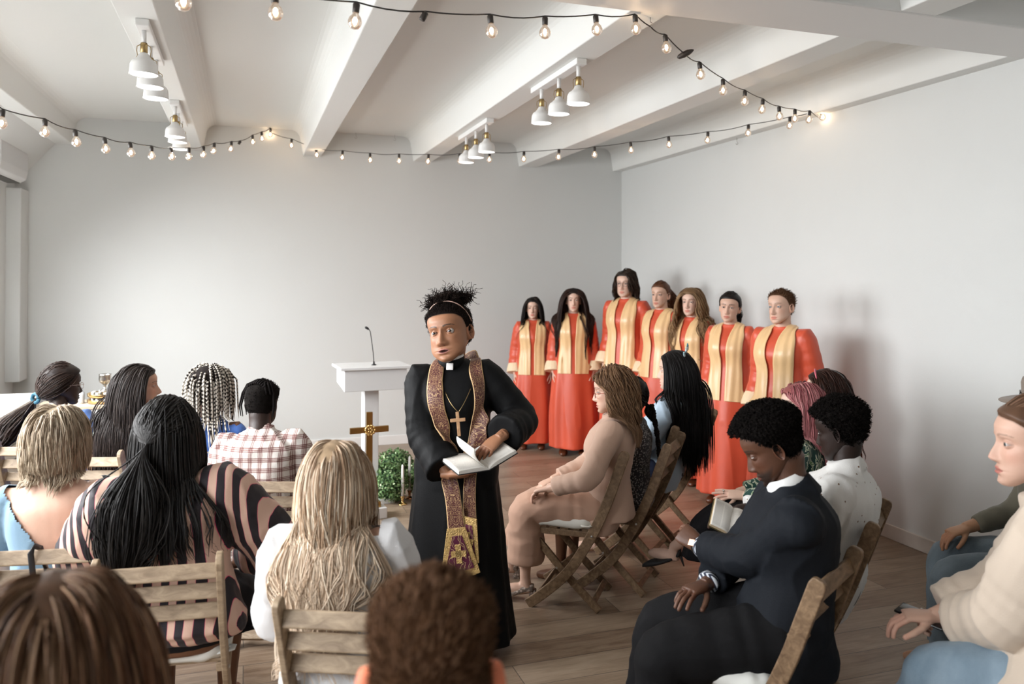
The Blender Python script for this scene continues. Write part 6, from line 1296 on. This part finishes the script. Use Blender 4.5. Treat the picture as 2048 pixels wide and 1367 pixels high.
    b = MB(); n_ = fw.cross(Vector((1, 0, 0)))*-1; b.loft([(a-fw*.055-Vector((0, 0, .045)), Vector((1, 0, 0)), Vector((0, 0, 1)), .020, .035, .015), (a-fw*.01-Vector((0, 0, .055)), Vector((1, 0, 0)), Vector((0, 0, 1)), .034, .012, .018), (a+fw*.08-Vector((0, 0, .055)), Vector((1, 0, 0)), Vector((0, 0, 1)), .040, .010, .02), (a+fw*.14-Vector((0, 0, .05)), Vector((1, 0, 0)), Vector((0, 0, 1)), .034, .022, .018), (a+fw*.20-Vector((0, 0, .05)), Vector((1, 0, 0)), Vector((0, 0, 1)), .008, .01, .008)], n=18)
    o = b.build('pump', HEEL, f.o, smooth=True); MB().tube([a-fw*.05-Vector((0, 0, .055)), a-fw*.075-Vector((0, 0, .13))], [.011, .004], 8).build('stiletto_heel', HEEL, o, smooth=True)
    Mh_ = f.handM(-1); MB().tube([Mh_@Vector((.0095+.011*math.cos(a_), .115, .011*math.sin(a_)-.004)) for a_ in np.linspace(0, 2*PI, 16)], .0014, 6).ball(Mh_@Vector((.0095, .115, .010)), .006, n=8, m=6).build('ring', SILV, f.o, smooth=True)
    # n: man in white dotted shirt holding a small bible
    f = Fig('person', 'man in a white dotted shirt with short coily hair, reading from a small book', 132, chair='n', back=.02, minlean=-14, px=(1672, 804), sc=1.02, hz=122, hp=-14, hs=1.03, bulk=1.1, sw=.195, lean=13, bend=10, head=dict(skin=(.020, .0095, .0068), hair=HB, res=(110, 120), nosew=1.3, lips=1.3), lh=dict(px=(1512, 1080, .72), dir=(.15, 1, .1), up=(-.6, .2, .9), curl=(30, 32, 34, 36), hint=(-1, -.8, -.5)), rh=dict(px=(1478, 1020, .78), hint=(1, -.6, -.5)))
    def collar(b): b.lathe([(.078, -.035), (.076, 0), (.067, .034), (.058, .036)], f.N-f.F*.004, 36, Matrix.Rotation(-.42, 3, 'X'))
    top_garment(f, 'dotted_shirt', DOTS, inf=.026, sl=.024, seed=16, wr=.008, wf=3.8, vox=.008, hem=.2, extra=collar, flare=.01); pants(f, cloth('taupe_trousers', (.125, .10, .08)), seed=10, r=(.105, .095, .078, .07, .06)); f.body(hvox=.003); shoes(f, SHOEB)
    hair_tuft(f, 2300, .020, .0022, ((.0075, .006, .0055), (.013, .011, .010)), seed=56, capth=.02, curl=.0045, up=.8, K=8, thick=lambda x, y, z: .002+.018*sst(.0, .07, z), capmod=lambda V: .10*wnoise(V, 30, 3))
    BM = m4(frame(f.loc(1455, 1000, .86)-f.loc(1440, 1075, .74), Vector((-.45, -.55, .75))), (f.loc(1465, 1010, .84)+f.loc(1455, 1075, .745))/2)
    M_ = place_of(f, BM); open_book('open_bible', 'small open bible with thin gilt-edged pages held by the man in the dotted shirt', M_, .085, .135, 3, 3, cols=2, edge=mat('gilt_edge', (.55, .43, .28), .4), cover=mat('bible_cover', (.10, .08, .03), .5))
    # m: man in dark suit
    SUIT = cloth('charcoal_suit', (.011, .013, .017), .72, .15, 260, .08, .1); TRS = cloth('black_trousers', (.010, .010, .011))
    f = Fig('person', 'bearded man in a dark suit looking down, smartwatch on his wrist', 152, chair=(1.745, 2.42, 152), back=0, px=(1514, 826), sc=1.02, hz=150, hp=-30, hr=0, hs=1.08, bulk=1.12, sw=.20, lean=12, bend=12, hf=.03, neck=.135, head=dict(skin=(.088, .037, .020), hair=HB, beard=(.014, .008, .006), res=(130, 150), nosew=1.25, lips=1.2, neckr=.060, jaw=.06, eyeh=.0017, gaze=(0, -15)),
            lh=dict(px=(1398, 1092, .80), dir=(.45, .6, .35), up=(-.9, .2, .5), curl=(60, 64, 66, 68), spread=1, thumb=(20, 20, 30), hint=(-.9, -.5, -.9)), rh=dict(px=(1412, 1168, .70), dir=(-.75, .75, -.05), up=(0, 0, 1), curl=(16, 18, 22, 26), spread=9, thumb=(42, 14, 10), hint=(.9, .0, -.7)), lfeet=(-.10, .42, .085), rfeet=(.14, .50, .085), sitz=.585)
    def lap(b):
        b.loft([(f.W-f.u1*.06, Vector((1, 0, 0)), Vector((0, 1, 0)), .175, .15, .14), (f.H+Vector((0, 0, .0)), Vector((1, 0, 0)), Vector((0, 1, 0)), .19, .17, .16), (f.H+Vector((0, -.01, -.09)), Vector((1, 0, 0)), Vector((0, 1, 0)), .195, .16, .17), (f.H+Vector((0, -.01, -.13)), Vector((1, 0, 0)), Vector((0, 1, 0)), .19, .14, .165)], n=40, sub=5)
        b.lathe([(.10, -.05), (.088, -.01), (.078, .018), (.066, .016)], f.N-f.F*.006-f.u2*.005, 40, Matrix.Rotation(-.45, 3, 'X'))
    top_garment(f, 'suit_jacket', SUIT, inf=.032, sl=.024, seed=17, upto=1.86, hem=.2, wr=.006, wf=3.2, vox=.0072, extra=lap, sh=1.1)
    b = MB(); b.lathe([(.074, -.03), (.073, .008), (.068, .040), (.061, .040), (.060, -.03)], f.N+f.F*.0, 40, Matrix.Rotation(-.45, 3, 'X')); b.build('shirt_collar', WHT, f.o, smooth=True)
    for j in (-1, 1):
        d = (f.Hd[j]-f.E[j]); w_ = MB(); w_.tube([f.E[j]+d*.86, f.E[j]+d*.93, f.E[j]+d*.955], [.036, .040, .039], 20); w_.build('shirt_cuff', pat('striped_cuff', lambda nt, tc: ramp(nt, wave(nt, tc.outputs['Object'], 26, 1, 2, 1.), [(.4, (.02, .025, .05)), (.75, (.55, .58, .62))]), .7), f.o, smooth=True)
    pants(f, TRS, seed=11, r=(.105, .095, .078, .068, .058)); f.body(hvox=.0025, arms=2); shoes(f, SHOEB)
    hair_tuft(f, 5200, .010, .0019, ((.0065, .0052, .0048), (.012, .010, .009)), seed=57, capth=.012, curl=.0035, up=.9, K=6, thick=lambda x, y, z: .002+.030*sst(.005, .05, z)*(.75+.25*sst(-.12, 0, y)), capmod=lambda V: .06*wnoise(V, 40, 3))
    watch(f, -1, SHOEB, mat('rose_gold', (.70, .40, .28), .2, metal=1), t=.93)
    # q: woman in cream shirt at the right edge
    f = Fig('person', 'woman in a cream hooded shirt and blue jeans at the right edge, hands in lap', 124, px=(2072, 800), sc=1.10, hz=146, hp=-2, hs=1.08, bulk=1.03, sw=.172, lean=12, bend=5, head=dict(skin=(.60, .38, .29), hair=(.13, .07, .042), res=(140, 160), lip=(.48, .17, .14), browk=.5, iris=(.06, .08, .085), gaze=(8, 0), lash=.6), lh=dict(px=(1908, 1245, .665), dir=(.35, 1, -.05), up=(-.2, 0, 1), curl=(50, 55, 58, 60), spread=2, thumb=(18, 25, 15), hint=(-1, -.8, -.3)), rh=dict(px=(1870, 1232, .675), dir=(-.5, 1, -.05), up=(0, 0, 1), curl=30), lfeet=(1800, 1560, .085, 0), rfeet=(1880, 1430, .085, 0), hipx=.10)
    top_garment(f, 'cream_shirt', cloth('cream_linen', (.56, .47, .385), .8), inf=.036, sl=.034, seed=18, wr=.008, wf=3.2, hem=.3, flare=.03, vox=.007, r=(.060, .064, .060, .052, .038), extra=lambda b: (b.lathe([(.11, -.06), (.10, -.01), (.085, .03), (.068, .032)], f.N-f.F*.012, 40, Matrix.Rotation(-.5, 3, 'X')), b.loft([(f.W-f.u1*.05, Vector((1, 0, 0)), Vector((0, 1, 0)), .19, .15, .15), (f.H+Vector((0, .02, .02)), Vector((1, 0, 0)), Vector((0, 1, 0)), .235, .26, .19), (f.H+Vector((0, .03, -.05)), Vector((1, 0, 0)), Vector((0, 1, 0)), .24, .30, .2)], n=40, sub=5)))
    pants(f, DENIM, name='jeans', seed=12, r=(.105, .092, .075, .066, .058), wr=.004, vox=.008); f.body(hvox=.0025)
    hair_tied(f, (0, -.11, .0), n=1500, tail=.25, cols=((.14, .075, .045), (.20, .115, .07), (.09, .045, .028)), seed=58, r=.0020, layer=.012, capth=.012, tspread=.02)
    watch(f, -1, SHOEB, t=.92)
    Mh_ = f.handM(-1); MB().tube([Mh_@Vector((.0095+.0115*math.cos(a_), .108, .0115*math.sin(a_)-.004)) for a_ in np.linspace(0, 2*PI, 16)], .002, 6).build('ring', SILV, f.o, smooth=True)
    ph = MB().box((0, 0, 0), (.072, .148, .009), None, .006).build('phone', mat('phone_black', (.006, .006, .007), .12), smooth=True); Pm = place_of(f, m4(frame((.2, 1, .1), (-.1, -.1, 1)), (f.loc(1845, 1232, .665)))); ph.matrix_world = Pm; tag(ph, 'black mobile phone held in the lap of the woman in cream', 'phone')
    chair(f.at[0]-.02, f.at[1]+.02, 136, 'folding chair under the woman in the cream hooded shirt at the right edge')
    # r: seated beyond q, knees in faded jeans, wide brimmed hat
    f = Fig('person', 'person in jeans and wide-brimmed hat seated beyond the woman in cream', 136, px=(2095, 775), sc=1.02, hz=136, hs=1.05, lean=4, sw=.18, head=dict(skin=SK['tan'], hair=HDB, res=(60, 70)), lh=dict(px=(1985, 1165, .68), curl=25), rh=dict(p=(.12, .34, .66)))
    top_garment(f, 'shirt', cloth('olive_shirt', (.12, .11, .08)), seed=19); pants(f, DENIMG, name='jeans', seed=13); f.body(vox=.011, hvox=.004); hair_tuft(f, 500, .02, .002, (HDB,), seed=59, capth=.006)
    HT = cloth('taupe_felt', (.22, .18, .15)); MB().lathe([(.17, .0), (.172, .004), (.10, .006), (.088, .012), (.086, .075), (.078, .095), (.03, .088), (.001, .085)], n=36).xf(f.hM@Matrix.Translation((0, -.01, .062))@Matrix.Rotation(-.08, 4, 'X')).build('hat', HT, f.o, smooth=True)
    chair(f.at[0]-.02, f.at[1]+.02, 136, 'folding chair at the far right edge under the person in the hat')
# ------------------------------------------------------------------ daylight and render look
w = bpy.data.worlds.new('world'); SC.world = w; w.use_nodes = True
bg = w.node_tree.nodes['Background']; bg.inputs[0].default_value = (.93, .97, 1, 1); bg.inputs[1].default_value = 1.2
def area(name, loc, sx, sy, e, col, rot):
    l = bpy.data.lights.new(name, 'AREA'); l.shape = 'RECTANGLE'; l.size = sx; l.size_y = sy; l.energy = e; l.color = col; l.spread = 2.5
    o = bpy.data.objects.new(name, l); COL.objects.link(o); o.location = loc; o.rotation_euler = rot; return o
for i, (y1, y0) in enumerate(wins):   # daylight outside each window
    area('window_daylight', (XL-.45, (y0+y1)/2, 1.95), 1.9, y1-y0, [225, 200, 110, 45][i], (.97, .985, 1), (0, -PI/2+.72, 0))
v = SC.view_settings; v.view_transform = 'Standard'; v.look = 'None'; v.gamma = 1; v.exposure = 0.12; v.use_curve_mapping = False
SC.cycles.use_adaptive_sampling = True; SC.cycles.adaptive_threshold = .05; SC.cycles.max_bounces = 7; SC.cycles.diffuse_bounces = 4; SC.cycles.adaptive_min_samples = 16; SC.cycles.glossy_bounces = 2; SC.cycles.transparent_max_bounces = 12; SC.cycles.transmission_bounces = 4
SC.cycles.use_denoising = True; SC.cycles.sample_clamp_indirect = 6; SC.cycles.caustics_reflective = False; SC.cycles.caustics_refractive = False
try: SC.cycles.denoiser = 'OPENIMAGEDENOISE'
except Exception: pass
BULBG.cycles.emission_sampling = 'NONE'
